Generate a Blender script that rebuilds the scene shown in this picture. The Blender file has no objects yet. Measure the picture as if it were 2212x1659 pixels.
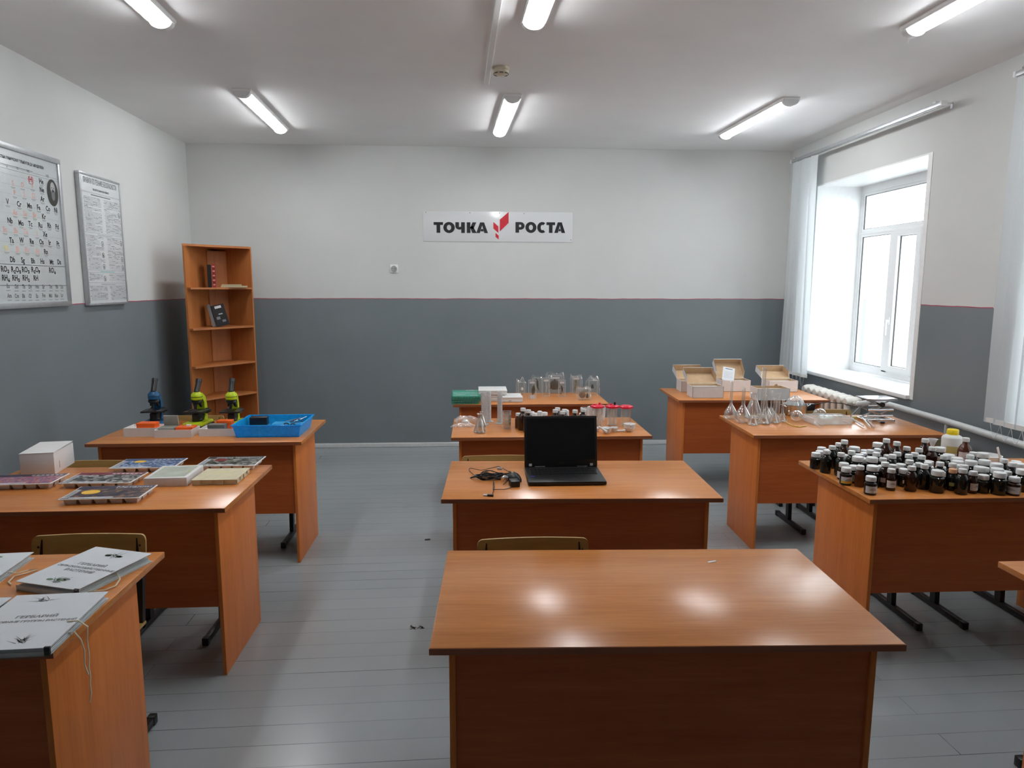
import bpy, bmesh, math, random
from mathutils import Matrix, Vector
random.seed(7)
SC = bpy.context.scene
COL = SC.collection
R = math.radians
PI = math.pi

# ---------------------------------------------------------------- camera, world, light levels
CAM_LOC = (0.0, 0.0, 1.6425)
F_PX, PITCH, YAW, ROLL = 1500.0, 0.1400, 0.0573, 0.0022
cd = bpy.data.cameras.new('camera'); cam = bpy.data.objects.new('camera', cd); COL.objects.link(cam)
cd.sensor_fit = 'HORIZONTAL'; cd.sensor_width = 36.0; cd.lens = 36.0 * F_PX / 2212.0
cd.clip_start = 0.05; cd.clip_end = 200
cam.matrix_world = Matrix.Translation(CAM_LOC) @ Matrix.Rotation(-YAW, 4, 'Z') @ Matrix.Rotation(PI/2 - PITCH, 4, 'X') @ Matrix.Rotation(ROLL, 4, 'Z')
SC.camera = cam
SC.view_settings.view_transform = 'Standard'; SC.view_settings.look = 'None'
SC.view_settings.gamma = 1.0; SC.view_settings.use_curve_mapping = False
SC.view_settings.exposure = EXPOSURE = 1.68
LAMP = 13.0          # emission of the ceiling lamp covers
SKY = 2.1            # overcast sky outside the windows
w = bpy.data.worlds.new('overcast_sky'); SC.world = w; w.use_nodes = True
w.node_tree.nodes['Background'].inputs[0].default_value = (0.90, 0.95, 1.0, 1)
w.node_tree.nodes['Background'].inputs[1].default_value = SKY
SC.cycles.max_bounces = 10; SC.cycles.transparent_max_bounces = 24; SC.cycles.diffuse_bounces = 5
SC.cycles.sample_clamp_indirect = 6.0

# ---------------------------------------------------------------- materials
MATS = {}
def principled(name):
    m = bpy.data.materials.new(name); m.use_nodes = True
    nt = m.node_tree; b = nt.nodes['Principled BSDF']
    MATS[name] = m
    return m, nt, b
def mat(name, col, rough=0.5, metal=0.0, spec=0.5, noise=0.06, scale=30.0, emis=None, coat=0.0, bump=0.0):
    m, nt, b = principled(name)
    N = nt.nodes; L = nt.links
    tc = N.new('ShaderNodeTexCoord'); nz = N.new('ShaderNodeTexNoise'); nz.inputs['Scale'].default_value = scale; nz.inputs['Detail'].default_value = 4
    L.new(tc.outputs['Object'], nz.inputs['Vector'])
    rp = N.new('ShaderNodeValToRGB')
    c = list(col)
    rp.color_ramp.elements[0].color = [max(0, v*(1-noise)) for v in c] + [1]
    rp.color_ramp.elements[1].color = [min(1, v*(1+noise)) for v in c] + [1]
    rp.color_ramp.elements[0].position = 0.3; rp.color_ramp.elements[1].position = 0.7
    L.new(nz.outputs['Fac'], rp.inputs['Fac']); L.new(rp.outputs['Color'], b.inputs['Base Color'])
    b.inputs['Roughness'].default_value = rough; b.inputs['Metallic'].default_value = metal
    b.inputs['Specular IOR Level'].default_value = spec
    b.inputs['Coat Weight'].default_value = coat; b.inputs['Coat Roughness'].default_value = 0.1
    if emis:
        b.inputs['Emission Color'].default_value = (*emis[0], 1); b.inputs['Emission Strength'].default_value = emis[1]
    if bump:
        bp = N.new('ShaderNodeBump'); bp.inputs['Strength'].default_value = bump; bp.inputs['Distance'].default_value = 0.002
        L.new(nz.outputs['Fac'], bp.inputs['Height']); L.new(bp.outputs['Normal'], b.inputs['Normal'])
    return m
def wood(name, c0, c1, axis='X', rough=0.25, spec=0.5, scale=1.0, stretch=14.0):
    m, nt, b = principled(name); N = nt.nodes; L = nt.links
    tc = N.new('ShaderNodeTexCoord'); mp = N.new('ShaderNodeMapping')
    s = [stretch*scale]*3; s['XYZ'.index(axis)] = 1.0*scale
    mp.inputs['Scale'].default_value = s
    oi = N.new('ShaderNodeObjectInfo'); ad = N.new('ShaderNodeVectorMath'); ad.operation = 'ADD'
    cb = N.new('ShaderNodeCombineXYZ'); ml = N.new('ShaderNodeMath'); ml.operation = 'MULTIPLY'; ml.inputs[1].default_value = 9.0
    L.new(oi.outputs['Random'], ml.inputs[0]); L.new(ml.outputs[0], cb.inputs[0]); L.new(ml.outputs[0], cb.inputs[1]); L.new(ml.outputs[0], cb.inputs[2])
    L.new(tc.outputs['Object'], ad.inputs[0]); L.new(cb.outputs[0], ad.inputs[1]); L.new(ad.outputs[0], mp.inputs['Vector'])
    n1 = N.new('ShaderNodeTexNoise'); n1.inputs['Scale'].default_value = 1.3; n1.inputs['Detail'].default_value = 3; n1.inputs['Distortion'].default_value = 0.6
    n2 = N.new('ShaderNodeTexNoise'); n2.inputs['Scale'].default_value = 9; n2.inputs['Detail'].default_value = 6
    L.new(mp.outputs[0], n1.inputs['Vector']); L.new(mp.outputs[0], n2.inputs['Vector'])
    mx = N.new('ShaderNodeMix'); mx.data_type = 'FLOAT'; mx.inputs[0].default_value = 0.4
    L.new(n1.outputs['Fac'], mx.inputs[2]); L.new(n2.outputs['Fac'], mx.inputs[3])
    rp = N.new('ShaderNodeValToRGB'); rp.color_ramp.elements[0].color = (*c0, 1); rp.color_ramp.elements[1].color = (*c1, 1)
    rp.color_ramp.elements[0].position = 0.32; rp.color_ramp.elements[1].position = 0.68
    L.new(mx.outputs[0], rp.inputs['Fac']); L.new(rp.outputs['Color'], b.inputs['Base Color'])
    b.inputs['Roughness'].default_value = rough; b.inputs['Specular IOR Level'].default_value = spec
    return m
def clear(name, tint=(1, 1, 1), blend=0.35, rough=0.03, base=0.04, haze=0.0, hcol=(.9, .92, .93)):
    """thin clear material: transparency with reflections growing at grazing angles, plus optional milky share"""
    m = bpy.data.materials.new(name); m.use_nodes = True; MATS[name] = m
    nt = m.node_tree; N = nt.nodes; L = nt.links
    N.remove(N['Principled BSDF']); out = N['Material Output']
    tr = N.new('ShaderNodeBsdfTransparent'); tr.inputs[0].default_value = (*tint, 1)
    gl = N.new('ShaderNodeBsdfGlossy'); gl.inputs['Roughness'].default_value = rough; gl.inputs[0].default_value = (1, 1, 1, 1)
    lw = N.new('ShaderNodeLayerWeight'); lw.inputs['Blend'].default_value = blend
    mr = N.new('ShaderNodeMapRange'); mr.inputs['To Min'].default_value = base; mr.inputs['To Max'].default_value = 0.85
    pw = N.new('ShaderNodeMath'); pw.operation = 'POWER'; pw.inputs[1].default_value = 1.6
    L.new(lw.outputs['Facing'], pw.inputs[0]); L.new(pw.outputs[0], mr.inputs['Value'])
    mx = N.new('ShaderNodeMixShader'); L.new(mr.outputs[0], mx.inputs[0]); L.new(tr.outputs[0], mx.inputs[1]); L.new(gl.outputs[0], mx.inputs[2])
    last = mx
    if haze > 0:
        df = N.new('ShaderNodeBsdfDiffuse'); df.inputs[0].default_value = (*hcol, 1)
        tl = N.new('ShaderNodeBsdfTranslucent'); tl.inputs[0].default_value = (*hcol, 1)
        m0 = N.new('ShaderNodeMixShader'); m0.inputs[0].default_value = 0.4; L.new(df.outputs[0], m0.inputs[1]); L.new(tl.outputs[0], m0.inputs[2])
        nz = N.new('ShaderNodeTexNoise'); nz.inputs['Scale'].default_value = 60; tc = N.new('ShaderNodeTexCoord'); L.new(tc.outputs['Object'], nz.inputs['Vector'])
        hm = N.new('ShaderNodeMapRange'); hm.inputs['To Min'].default_value = haze*0.7; hm.inputs['To Max'].default_value = min(1, haze*1.3); L.new(nz.outputs['Fac'], hm.inputs['Value'])
        m2 = N.new('ShaderNodeMixShader'); L.new(hm.outputs[0], m2.inputs[0]); L.new(mx.outputs[0], m2.inputs[1]); L.new(m0.outputs[0], m2.inputs[2])
        last = m2
    L.new(last.outputs[0], out.inputs['Surface'])
    return m
def fabric(name, col, trans=0.45):
    m = bpy.data.materials.new(name); m.use_nodes = True; MATS[name] = m
    nt = m.node_tree; N = nt.nodes; L = nt.links; N.remove(N['Principled BSDF'])
    df = N.new('ShaderNodeBsdfDiffuse'); tl = N.new('ShaderNodeBsdfTranslucent'); mx = N.new('ShaderNodeMixShader'); mx.inputs[0].default_value = trans
    wv = N.new('ShaderNodeTexNoise'); wv.inputs['Scale'].default_value = 90; tc = N.new('ShaderNodeTexCoord'); L.new(tc.outputs['Object'], wv.inputs['Vector'])
    rp = N.new('ShaderNodeValToRGB'); rp.color_ramp.elements[0].color = (*[v*.94 for v in col], 1); rp.color_ramp.elements[1].color = (*col, 1)
    L.new(wv.outputs['Fac'], rp.inputs['Fac']); L.new(rp.outputs[0], df.inputs[0]); L.new(rp.outputs[0], tl.inputs[0])
    L.new(df.outputs[0], mx.inputs[1]); L.new(tl.outputs[0], mx.inputs[2]); L.new(mx.outputs[0], N['Material Output'].inputs['Surface'])
    return m

WD0, WD1 = (0.52, 0.178, 0.038), (0.69, 0.265, 0.068)
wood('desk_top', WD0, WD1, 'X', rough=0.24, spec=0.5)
wood('desk_upright_lit', (0.60, 0.170, 0.032), (0.76, 0.245, 0.056), 'Z', rough=0.38, spec=0.3)  # same laminate as the tops, brightened for window light on the side panels
wood('desk_front_shaded', (0.44, 0.092, 0.022), (0.56, 0.145, 0.038), 'X', rough=0.34, spec=0.35)  # same laminate again, shade on the front panels put into a darker colour
wood('desk_edge', (0.28, 0.085, 0.035), (0.36, 0.12, 0.05), 'X', rough=0.35)
wood('shelf_wood', (0.38, 0.125, 0.030), (0.50, 0.18, 0.048), 'Z', rough=0.55)
wood('plywood', (0.40, 0.235, 0.07), (0.55, 0.35, 0.12), 'X', rough=0.28, stretch=8)
wood('plywood_dark', (0.10, 0.03, 0.022), (0.14, 0.045, 0.03), 'X', rough=0.35, stretch=8)
mat('black_metal', (0.012, 0.012, 0.013), 0.4, spec=0.5)
mat('white_paint', (0.78, 0.79, 0.79), 0.55, noise=0.02)
mat('reveal_white', (0.86, 0.87, 0.87), 0.35, noise=0.02)
mat('ceiling_white', (0.84, 0.845, 0.855), 0.75, noise=0.02, scale=3)
mat('upvc', (0.84, 0.85, 0.86), 0.25, noise=0.01)
mat('gasket', (0.05, 0.05, 0.05), 0.6)
mat('lamp_body', (0.86, 0.86, 0.86), 0.4, noise=0.02)
mat('lamp_cap', (0.75, 0.76, 0.76), 0.4, noise=0.02)
mat('lamp_cover', (0.9, 0.9, 0.9), 0.4, emis=((0.97, 0.985, 1.0), LAMP))
mat('detector', (0.66, 0.60, 0.47), 0.5, noise=0.03)
mat('dark', (0.03, 0.03, 0.03), 0.5)
mat('sign_white', (0.70, 0.72, 0.73), 0.18, noise=0.01)
mat('ink', (0.012, 0.014, 0.016), 0.4)
mat('ink_grey', (0.16, 0.17, 0.18), 0.6)
mat('ink_pale', (0.42, 0.43, 0.45), 0.6)
mat('ink_red', (0.60, 0.012, 0.03), 0.4)
mat('ink_rose', (0.75, 0.42, 0.38), 0.5)
mat('ink_yellow', (0.80, 0.68, 0.30), 0.5)
mat('ink_green', (0.12, 0.22, 0.12), 0.6)
mat('ink_teal', (0.25, 0.50, 0.50), 0.6)
mat('poster_paper', (0.60, 0.65, 0.66), 0.22, noise=0.02)
mat('poster_paper_white', (0.70, 0.73, 0.74), 0.25, noise=0.02)
mat('alu', (0.50, 0.52, 0.54), 0.35, metal=0.6)
mat('chrome', (0.75, 0.75, 0.77), 0.12, metal=1.0)
mat('steel', (0.55, 0.52, 0.50), 0.22, metal=1.0)
mat('radiator_paint', (0.72, 0.70, 0.65), 0.4, noise=0.05)
mat('pipe_paint', (0.62, 0.64, 0.64), 0.35, noise=0.05)
mat('cardboard', (0.50, 0.34, 0.20), 0.8)
mat('card_white', (0.74, 0.73, 0.73), 0.6, noise=0.02)
mat('card_edge', (0.12, 0.10, 0.09), 0.8)
mat('white_plastic', (0.80, 0.80, 0.79), 0.35, noise=0.02)
mat('white_matte', (0.78, 0.78, 0.77), 0.6, noise=0.02)
mat('porcelain', (0.83, 0.82, 0.80), 0.12, noise=0.01)
mat('orange', (0.95, 0.13, 0.01), 0.35)
mat('grey_plastic', (0.16, 0.17, 0.17), 0.45)
mat('beige_card', (0.62, 0.56, 0.38), 0.6)
mat('foam_grey', (0.30, 0.30, 0.27), 0.8)
mat('amber_glass', (0.030, 0.009, 0.004), 0.07, spec=0.6, noise=0.3, scale=8)
mat('amber_light', (0.09, 0.025, 0.009), 0.07, spec=0.6, noise=0.3, scale=8)
mat('dark_glass', (0.010, 0.011, 0.009), 0.07, spec=0.6, noise=0.3, scale=8)
mat('cap_white', (0.72, 0.72, 0.71), 0.45, noise=0.03)
mat('cap_yellow', (0.90, 0.66, 0.01), 0.35)
mat('cap_orange', (0.80, 0.42, 0.22), 0.45)
mat('sticker', (0.68, 0.68, 0.70), 0.6)
mat('sticker_yellow', (0.62, 0.58, 0.22), 0.6)
mat('sticker_amber', (0.85, 0.50, 0.05), 0.5)
mat('hdpe', (0.72, 0.73, 0.70), 0.4, noise=0.03)
mat('red_plastic', (0.80, 0.02, 0.06), 0.3)
mat('laptop_black', (0.012, 0.012, 0.013), 0.38)
mat('laptop_key', (0.006, 0.006, 0.007), 0.45)
mat('screen_black', (0.003, 0.003, 0.004), 0.16, noise=0)
mat('cable', (0.010, 0.010, 0.010), 0.4)
mat('blue_sticker', (0.03, 0.05, 0.35), 0.4)
mat('micro_blue', (0.012, 0.11, 0.26), 0.35)
mat('micro_green', (0.56, 0.72, 0.015), 0.35)
mat('micro_black', (0.010, 0.011, 0.012), 0.35)
mat('paper', (0.72, 0.76, 0.80), 0.6, noise=0.015)
mat('paper_edge', (0.55, 0.57, 0.56), 0.7)
mat('ribbon', (0.66, 0.58, 0.42), 0.7)
mat('olive_board', (0.20, 0.17, 0.09), 0.7)
mat('book_red', (0.35, 0.03, 0.03), 0.5); mat('book_black', (0.012, 0.012, 0.014), 0.35); mat('book_cream', (0.60, 0.50, 0.28), 0.6)
mat('book_grey', (0.20, 0.21, 0.23), 0.35); mat('book_pages', (0.62, 0.56, 0.46), 0.8)
mat('specimen_dark', (0.035, 0.038, 0.030), 0.6, noise=0.4, scale=60); mat('specimen_tan', (0.30, 0.27, 0.17), 0.6, noise=0.3, scale=60)
mat('specimen_fish', (0.09, 0.085, 0.05), 0.5, noise=0.6, scale=90); mat('specimen_rust', (0.33, 0.20, 0.13), 0.6, noise=0.3, scale=60)
mat('yellow_rubber', (0.72, 0.52, 0.10), 0.4); mat('tag_green', (0.55, 0.60, 0.22), 0.5)
mat('snow', (0.85, 0.87, 0.9), 0.9); mat('fence_wood', (0.55, 0.56, 0.56), 0.9); mat('house_wall', (0.6, 0.6, 0.6), 0.9)
clear('window_glass', (0.97, 0.99, 0.98), 0.25, base=0.03)
clear('lab_glass', (0.95, 0.96, 0.955), 0.5, base=0.09, haze=0.035)
clear('acrylic', (0.97, 0.98, 0.97), 0.4, base=0.04, haze=0.05)
clear('bag_film', (0.95, 0.96, 0.96), 0.5, base=0.10, rough=0.12, haze=0.22)
clear('film_thin', (0.98, 0.99, 0.99), 0.45, base=0.03, rough=0.12, haze=0.045)
clear('milky', (0.9, 0.92, 0.92), 0.3, base=0.04, rough=0.2, haze=0.62, hcol=(0.80, 0.81, 0.82))
clear('blue_tray', (0.30, 0.78, 1.0), 0.3, base=0.05, rough=0.1, haze=0.6, hcol=(0.02, 0.55, 1.0))
clear('blue_tray_light', (0.4, 0.8, 1.0), 0.3, base=0.03, rough=0.1, haze=0.8, hcol=(0.12, 0.62, 0.95))
clear('green_tray', (0.4, 0.8, 0.7), 0.3, base=0.06, rough=0.1, haze=0.9, hcol=(0.20, 0.58, 0.46))
fabric('blind_cloth', (0.76, 0.80, 0.82), 0.42)

def wall_material(name, gx):
    m, nt, b = principled(name); N = nt.nodes; L = nt.links
    tc = N.new('ShaderNodeNewGeometry'); sp = N.new('ShaderNodeSeparateXYZ'); L.new(tc.outputs['Position'], sp.inputs[0])
    nz = N.new('ShaderNodeTexNoise'); nz.inputs['Scale'].default_value = 2.2; nz.inputs['Detail'].default_value = 5; L.new(tc.outputs['Position'], nz.inputs['Vector'])
    fz = N.new('ShaderNodeTexNoise'); fz.inputs['Scale'].default_value = 6; fz.inputs['Detail'].default_value = 4; L.new(tc.outputs['Position'], fz.inputs['Vector'])
    # slightly wavering hand-painted line
    a = N.new('ShaderNodeMath'); a.operation = 'MULTIPLY_ADD'; a.inputs[1].default_value = 0.012; L.new(fz.outputs['Fac'], a.inputs[0]); L.new(sp.outputs['Z'], a.inputs[2])
    def step(v):
        g = N.new('ShaderNodeMath'); g.operation = 'GREATER_THAN'; g.inputs[1].default_value = v; L.new(a.outputs[0], g.inputs[0]); return g
    s1 = step(1.519); s2 = step(1.525)
    r1 = N.new('ShaderNodeValToRGB'); r1.color_ramp.elements[0].color = (0.182, 0.209, 0.226, 1); r1.color_ramp.elements[1].color = (0.200, 0.228, 0.246, 1)
    r2 = N.new('ShaderNodeValToRGB'); r2.color_ramp.elements[0].color = (0.60, 0.615, 0.605, 1); r2.color_ramp.elements[1].color = (0.63, 0.645, 0.635, 1)
    for r in (r1, r2): r.color_ramp.elements[0].position = 0.3; r.color_ramp.elements[1].position = 0.7; L.new(nz.outputs['Fac'], r.inputs[0])
    m1 = N.new('ShaderNodeMix'); m1.data_type = 'RGBA'; L.new(s1.outputs[0], m1.inputs[0]); L.new(r1.outputs[0], m1.inputs[6]); m1.inputs[7].default_value = gx
    m2 = N.new('ShaderNodeMix'); m2.data_type = 'RGBA'; L.new(s2.outputs[0], m2.inputs[0]); L.new(m1.outputs[2], m2.inputs[6]); L.new(r2.outputs[0], m2.inputs[7])
    L.new(m2.outputs[2], b.inputs['Base Color'])
    ro = N.new('ShaderNodeMix'); ro.data_type = 'FLOAT'; ro.inputs[2].default_value = 0.38; ro.inputs[3].default_value = 0.7; L.new(s2.outputs[0], ro.inputs[0]); L.new(ro.outputs[0], b.inputs['Roughness'])
    bn = N.new('ShaderNodeTexNoise'); bn.inputs['Scale'].default_value = 25; L.new(tc.outputs['Position'], bn.inputs['Vector'])
    bp = N.new('ShaderNodeBump'); bp.inputs['Strength'].default_value = 0.12; bp.inputs['Distance'].default_value = 0.004; L.new(bn.outputs['Fac'], bp.inputs['Height']); L.new(bp.outputs[0], b.inputs['Normal'])
    return m
wall_material('wall_paint', (0.42, 0.05, 0.10, 1))
def floor_material():
    m, nt, b = principled('floor_boards'); N = nt.nodes; L = nt.links
    tc = N.new('ShaderNodeNewGeometry')
    br = N.new('ShaderNodeTexBrick'); br.offset = 0.43; br.inputs['Scale'].default_value = 1.0
    br.inputs['Brick Width'].default_value = 3.1; br.inputs['Row Height'].default_value = 0.118
    br.inputs['Mortar Size'].default_value = 0.0016; br.inputs['Mortar Smooth'].default_value = 0.3; br.inputs['Bias'].default_value = 0.0
    br.inputs['Color1'].default_value = (0.315, 0.345, 0.36, 1); br.inputs['Color2'].default_value = (0.335, 0.365, 0.378, 1); br.inputs['Mortar'].default_value = (0.22, 0.245, 0.255, 1)
    rot = N.new('ShaderNodeMapping'); rot.inputs['Rotation'].default_value = (0, 0, R(-1.2)); L.new(tc.outputs['Position'], rot.inputs[0]); L.new(rot.outputs[0], br.inputs['Vector'])
    # some seams are open and dark, some are filled with paint
    nz = N.new('ShaderNodeTexNoise'); nz.inputs['Scale'].default_value = 1.6; mp = N.new('ShaderNodeMapping'); mp.inputs['Scale'].default_value = (0.6, 3.5, 1)
    L.new(tc.outputs['Position'], mp.inputs[0]); L.new(mp.outputs[0], nz.inputs['Vector'])
    g = N.new('ShaderNodeMapRange'); g.inputs['From Min'].default_value = 0.50; g.inputs['From Max'].default_value = 0.62; L.new(nz.outputs['Fac'], g.inputs['Value'])
    sm = N.new('ShaderNodeMath'); sm.operation = 'MULTIPLY'; L.new(g.outputs[0], sm.inputs[0]); L.new(br.outputs['Fac'], sm.inputs[1])
    mx = N.new('ShaderNodeMix'); mx.data_type = 'RGBA'; L.new(sm.outputs[0], mx.inputs[0]); L.new(br.outputs['Color'], mx.inputs[6]); mx.inputs[7].default_value = (0.045, 0.05, 0.05, 1)
    sc = N.new('ShaderNodeTexNoise'); sc.inputs['Scale'].default_value = 4; sc.inputs['Detail'].default_value = 8; L.new(tc.outputs['Position'], sc.inputs['Vector'])
    m3 = N.new('ShaderNodeMix'); m3.data_type = 'RGBA'; m3.blend_type = 'MULTIPLY'; m3.inputs[0].default_value = 0.35
    L.new(mx.outputs[2], m3.inputs[6])
    rp = N.new('ShaderNodeValToRGB'); rp.color_ramp.elements[0].color = (.75, .75, .75, 1); rp.color_ramp.elements[1].color = (1, 1, 1, 1); L.new(sc.outputs['Fac'], rp.inputs[0]); L.new(rp.outputs[0], m3.inputs[7])
    L.new(m3.outputs[2], b.inputs['Base Color'])
    b.inputs['Roughness'].default_value = 0.24
    wv = N.new('ShaderNodeTexNoise'); wv.inputs['Scale'].default_value = 14; wv.inputs['Detail'].default_value = 2; L.new(tc.outputs['Position'], wv.inputs['Vector'])
    a = N.new('ShaderNodeMath'); a.operation = 'MULTIPLY_ADD'; a.inputs[1].default_value = -1.2; L.new(br.outputs['Fac'], a.inputs[0]); L.new(wv.outputs['Fac'], a.inputs[2])
    bp = N.new('ShaderNodeBump'); bp.inputs['Strength'].default_value = 0.25; bp.inputs['Distance'].default_value = 0.004; L.new(a.outputs[0], bp.inputs['Height']); L.new(bp.outputs[0], b.inputs['Normal'])
floor_material()
def cell_picture(name, c0, c1, c2, scale, thr=(0.35, 0.6)):
    """printed colour picture: patches of three inks"""
    m, nt, b = principled(name); N = nt.nodes; L = nt.links
    tc = N.new('ShaderNodeTexCoord'); v = N.new('ShaderNodeTexVoronoi'); v.inputs['Scale'].default_value = scale; L.new(tc.outputs['Object'], v.inputs['Vector'])
    n = N.new('ShaderNodeTexNoise'); n.inputs['Scale'].default_value = scale*0.5; n.inputs['Detail'].default_value = 5; L.new(tc.outputs['Object'], n.inputs['Vector'])
    sp = N.new('ShaderNodeSeparateColor'); L.new(v.outputs['Color'], sp.inputs[0])
    mx = N.new('ShaderNodeMix'); mx.data_type = 'FLOAT'; mx.inputs[0].default_value = 0.5; L.new(sp.outputs[0], mx.inputs[2]); L.new(n.outputs['Fac'], mx.inputs[3])
    rp = N.new('ShaderNodeValToRGB'); e = rp.color_ramp.elements
    e[0].color = (*c0, 1); e[0].position = thr[0]; e[1].color = (*c2, 1); e[1].position = thr[1]+0.12
    k = e.new((thr[0]+thr[1])/2); k.color = (*c1, 1)
    L.new(mx.outputs[0], rp.inputs[0]); L.new(rp.outputs[0], b.inputs['Base Color']); b.inputs['Roughness'].default_value = 0.3
cell_picture('pic_blue', (0.01, 0.03, 0.12), (0.03, 0.10, 0.30), (0.45, 0.55, 0.65), 90)
cell_picture('pic_grey', (0.02, 0.02, 0.02), (0.10, 0.10, 0.10), (0.55, 0.52, 0.50), 60)
cell_picture('pic_gold', (0.02, 0.015, 0.03), (0.10, 0.05, 0.06), (0.45, 0.22, 0.05), 50, (0.4, 0.7))
cell_picture('pic_dark', (0.01, 0.02, 0.02), (0.04, 0.06, 0.06), (0.50, 0.50, 0.45), 60)
cell_picture('pic_multi', (0.35, 0.05, 0.06), (0.10, 0.12, 0.35), (0.60, 0.30, 0.20), 110)
cell_picture('pic_pale', (0.45, 0.50, 0.42), (0.55, 0.58, 0.50), (0.50, 0.52, 0.12), 14, (0.45, 0.72))
mat('pic_blue_head', (0.03, 0.06, 0.16), 0.3); mat('pic_red_head', (0.20, 0.02, 0.03), 0.3); mat('pic_dark_head', (0.02, 0.03, 0.035), 0.3); mat('pic_violet_head', (0.03, 0.02, 0.05), 0.3)

# ---------------------------------------------------------------- mesh builder
class MB:
    def __init__(s): s.bm = bmesh.new(); s.M = Matrix()
    def at(s, x=0, y=0, z=0, rz=0, rx=0, ry=0):
        s.M = Matrix.Translation((x, y, z)) @ Matrix.Rotation(rz, 4, 'Z') @ Matrix.Rotation(rx, 4, 'X') @ Matrix.Rotation(ry, 4, 'Y'); return s
    def v(s, p): return s.bm.verts.new(s.M @ Vector(p))
    def f(s, vs, mi=0):
        try: fc = s.bm.faces.new(vs); fc.material_index = mi; return fc
        except ValueError: return None
    def box(s, x0, x1, y0, y1, z0, z1, mi=0, bev=0.0):
        vs = [s.v((x, y, z)) for z in (z0, z1) for y in (y0, y1) for x in (x0, x1)]
        fs = [s.f([vs[i] for i in q], mi) for q in ((0, 2, 3, 1), (4, 5, 7, 6), (0, 1, 5, 4), (2, 6, 7, 3), (0, 4, 6, 2), (1, 3, 7, 5))]
        if bev > 0:
            ed = list({e for q in fs for e in q.edges})
            bmesh.ops.bevel(s.bm, geom=ed, offset=bev, segments=2, profile=0.5, affect='EDGES', material=mi)
        return s
    def lathe(s, prof, seg=24, mi=0, sx=1.0, sy=1.0):
        rings = []
        for r, z in prof:
            if r < 1e-6: rings.append([s.v((0, 0, z))])
            else: rings.append([s.v((r*sx*math.cos(2*PI*i/seg), r*sy*math.sin(2*PI*i/seg), z)) for i in range(seg)])
        for a, b in zip(rings, rings[1:]):
            for i in range(seg):
                j = (i+1) % seg
                if len(a) == 1 and len(b) == 1: continue
                if len(a) == 1: s.f([a[0], b[j], b[i]], mi)
                elif len(b) == 1: s.f([a[i], a[j], b[0]], mi)
                else: s.f([a[i], a[j], b[j], b[i]], mi)
        return s
    def tube(s, pts, r, seg=8, mi=0, closed=False, flat=None):
        pts = [Vector(p) for p in pts]; n = len(pts); rings = []; up = Vector((0, 0, 1))
        for i, p in enumerate(pts):
            a = pts[(i-1) % n] if (closed or i) else pts[0]; b = pts[(i+1) % n] if (closed or i < n-1) else pts[-1]
            t = (b-a).normalized()
            u = up if abs(t.dot(up)) < 0.95 else Vector((1, 0, 0))
            x = t.cross(u).normalized(); y = x.cross(t).normalized()
            rr = r[i] if isinstance(r, (list, tuple)) else r
            fl = flat or 1.0
            rings.append([s.v(p + x*rr*math.cos(2*PI*k/seg) + y*rr*fl*math.sin(2*PI*k/seg)) for k in range(seg)])
        m = n if closed else n-1
        for i in range(m):
            a, b = rings[i], rings[(i+1) % n]
            for k in range(seg): s.f([a[k], a[(k+1) % seg], b[(k+1) % seg], b[k]], mi)
        if not closed: s.f(rings[0][::-1], mi); s.f(rings[-1], mi)
        return s
    def bar(s, p, q, w, h, mi=0):
        """square bar between two points"""
        p = Vector(p); q = Vector(q); t = (q-p).normalized(); u = Vector((0, 0, 1)) if abs(t.z) < 0.95 else Vector((0, 1, 0))
        x = t.cross(u).normalized()*w/2; y = x.cross(t).normalized()*h/2
        A = [s.v(p+a*x+b*y) for a, b in ((-1, -1), (1, -1), (1, 1), (-1, 1))]; B = [s.v(q+a*x+b*y) for a, b in ((-1, -1), (1, -1), (1, 1), (-1, 1))]
        s.f(A[::-1], mi); s.f(B, mi)
        for k in range(4): s.f([A[k], A[(k+1) % 4], B[(k+1) % 4], B[k]], mi)
        return s
    def prism(s, poly, z0, z1, mi=0):
        a = [s.v((x, y, z0)) for x, y in poly]; b = [s.v((x, y, z1)) for x, y in poly]; n = len(poly)
        s.f(a[::-1], mi); s.f(b, mi)
        for i in range(n): s.f([a[i], a[(i+1) % n], b[(i+1) % n], b[i]], mi)
        return s
    def vprism(s, poly, y0, y1, mi=0):
        """polygon in x-z, extruded along y"""
        a = [s.v((x, y0, z)) for x, z in poly]; b = [s.v((x, y1, z)) for x, z in poly]; n = len(poly)
        s.f(a, mi); s.f(b[::-1], mi)
        for i in range(n): s.f([a[i], b[i], b[(i+1) % n], a[(i+1) % n]], mi)
        return s
    def sheet(s, fn, nu, nv, mi=0):
        g = [[s.v(fn(i/nu, j/nv)) for i in range(nu+1)] for j in range(nv+1)]
        for j in range(nv):
            for i in range(nu): s.f([g[j][i], g[j][i+1], g[j+1][i+1], g[j+1][i]], mi)
        return s
    def text(s, body, x, z, size, mi=0, d=-0.0008, align='LEFT', bold=0.0, flat=False, sx=1.0, rot=0.0):
        """flat lettering in x-z facing -y (or, with flat, in x-y facing up)"""
        c = bpy.data.curves.new('t', 'FONT'); c.body = body; c.size = size; c.align_x = align; c.offset = bold; c.resolution_u = 2 if size < .05 else 6
        o = bpy.data.objects.new('t', c); COL.objects.link(o); bpy.context.view_layer.update()
        me = bpy.data.meshes.new_from_object(o.evaluated_get(bpy.context.evaluated_depsgraph_get()))
        cr, sr = math.cos(rot), math.sin(rot)
        vs = []
        for q in me.vertices:
            a, b = q.co.x*sx, q.co.y; a, b = a*cr-b*sr, a*sr+b*cr
            vs.append(s.v((x+a, z+b, d) if flat else (x+a, d, z+b)))
        for pl in me.polygons: s.f([vs[i] for i in pl.vertices], mi)
        bpy.data.objects.remove(o); bpy.data.curves.remove(c); bpy.data.meshes.remove(me)
        return s
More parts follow.
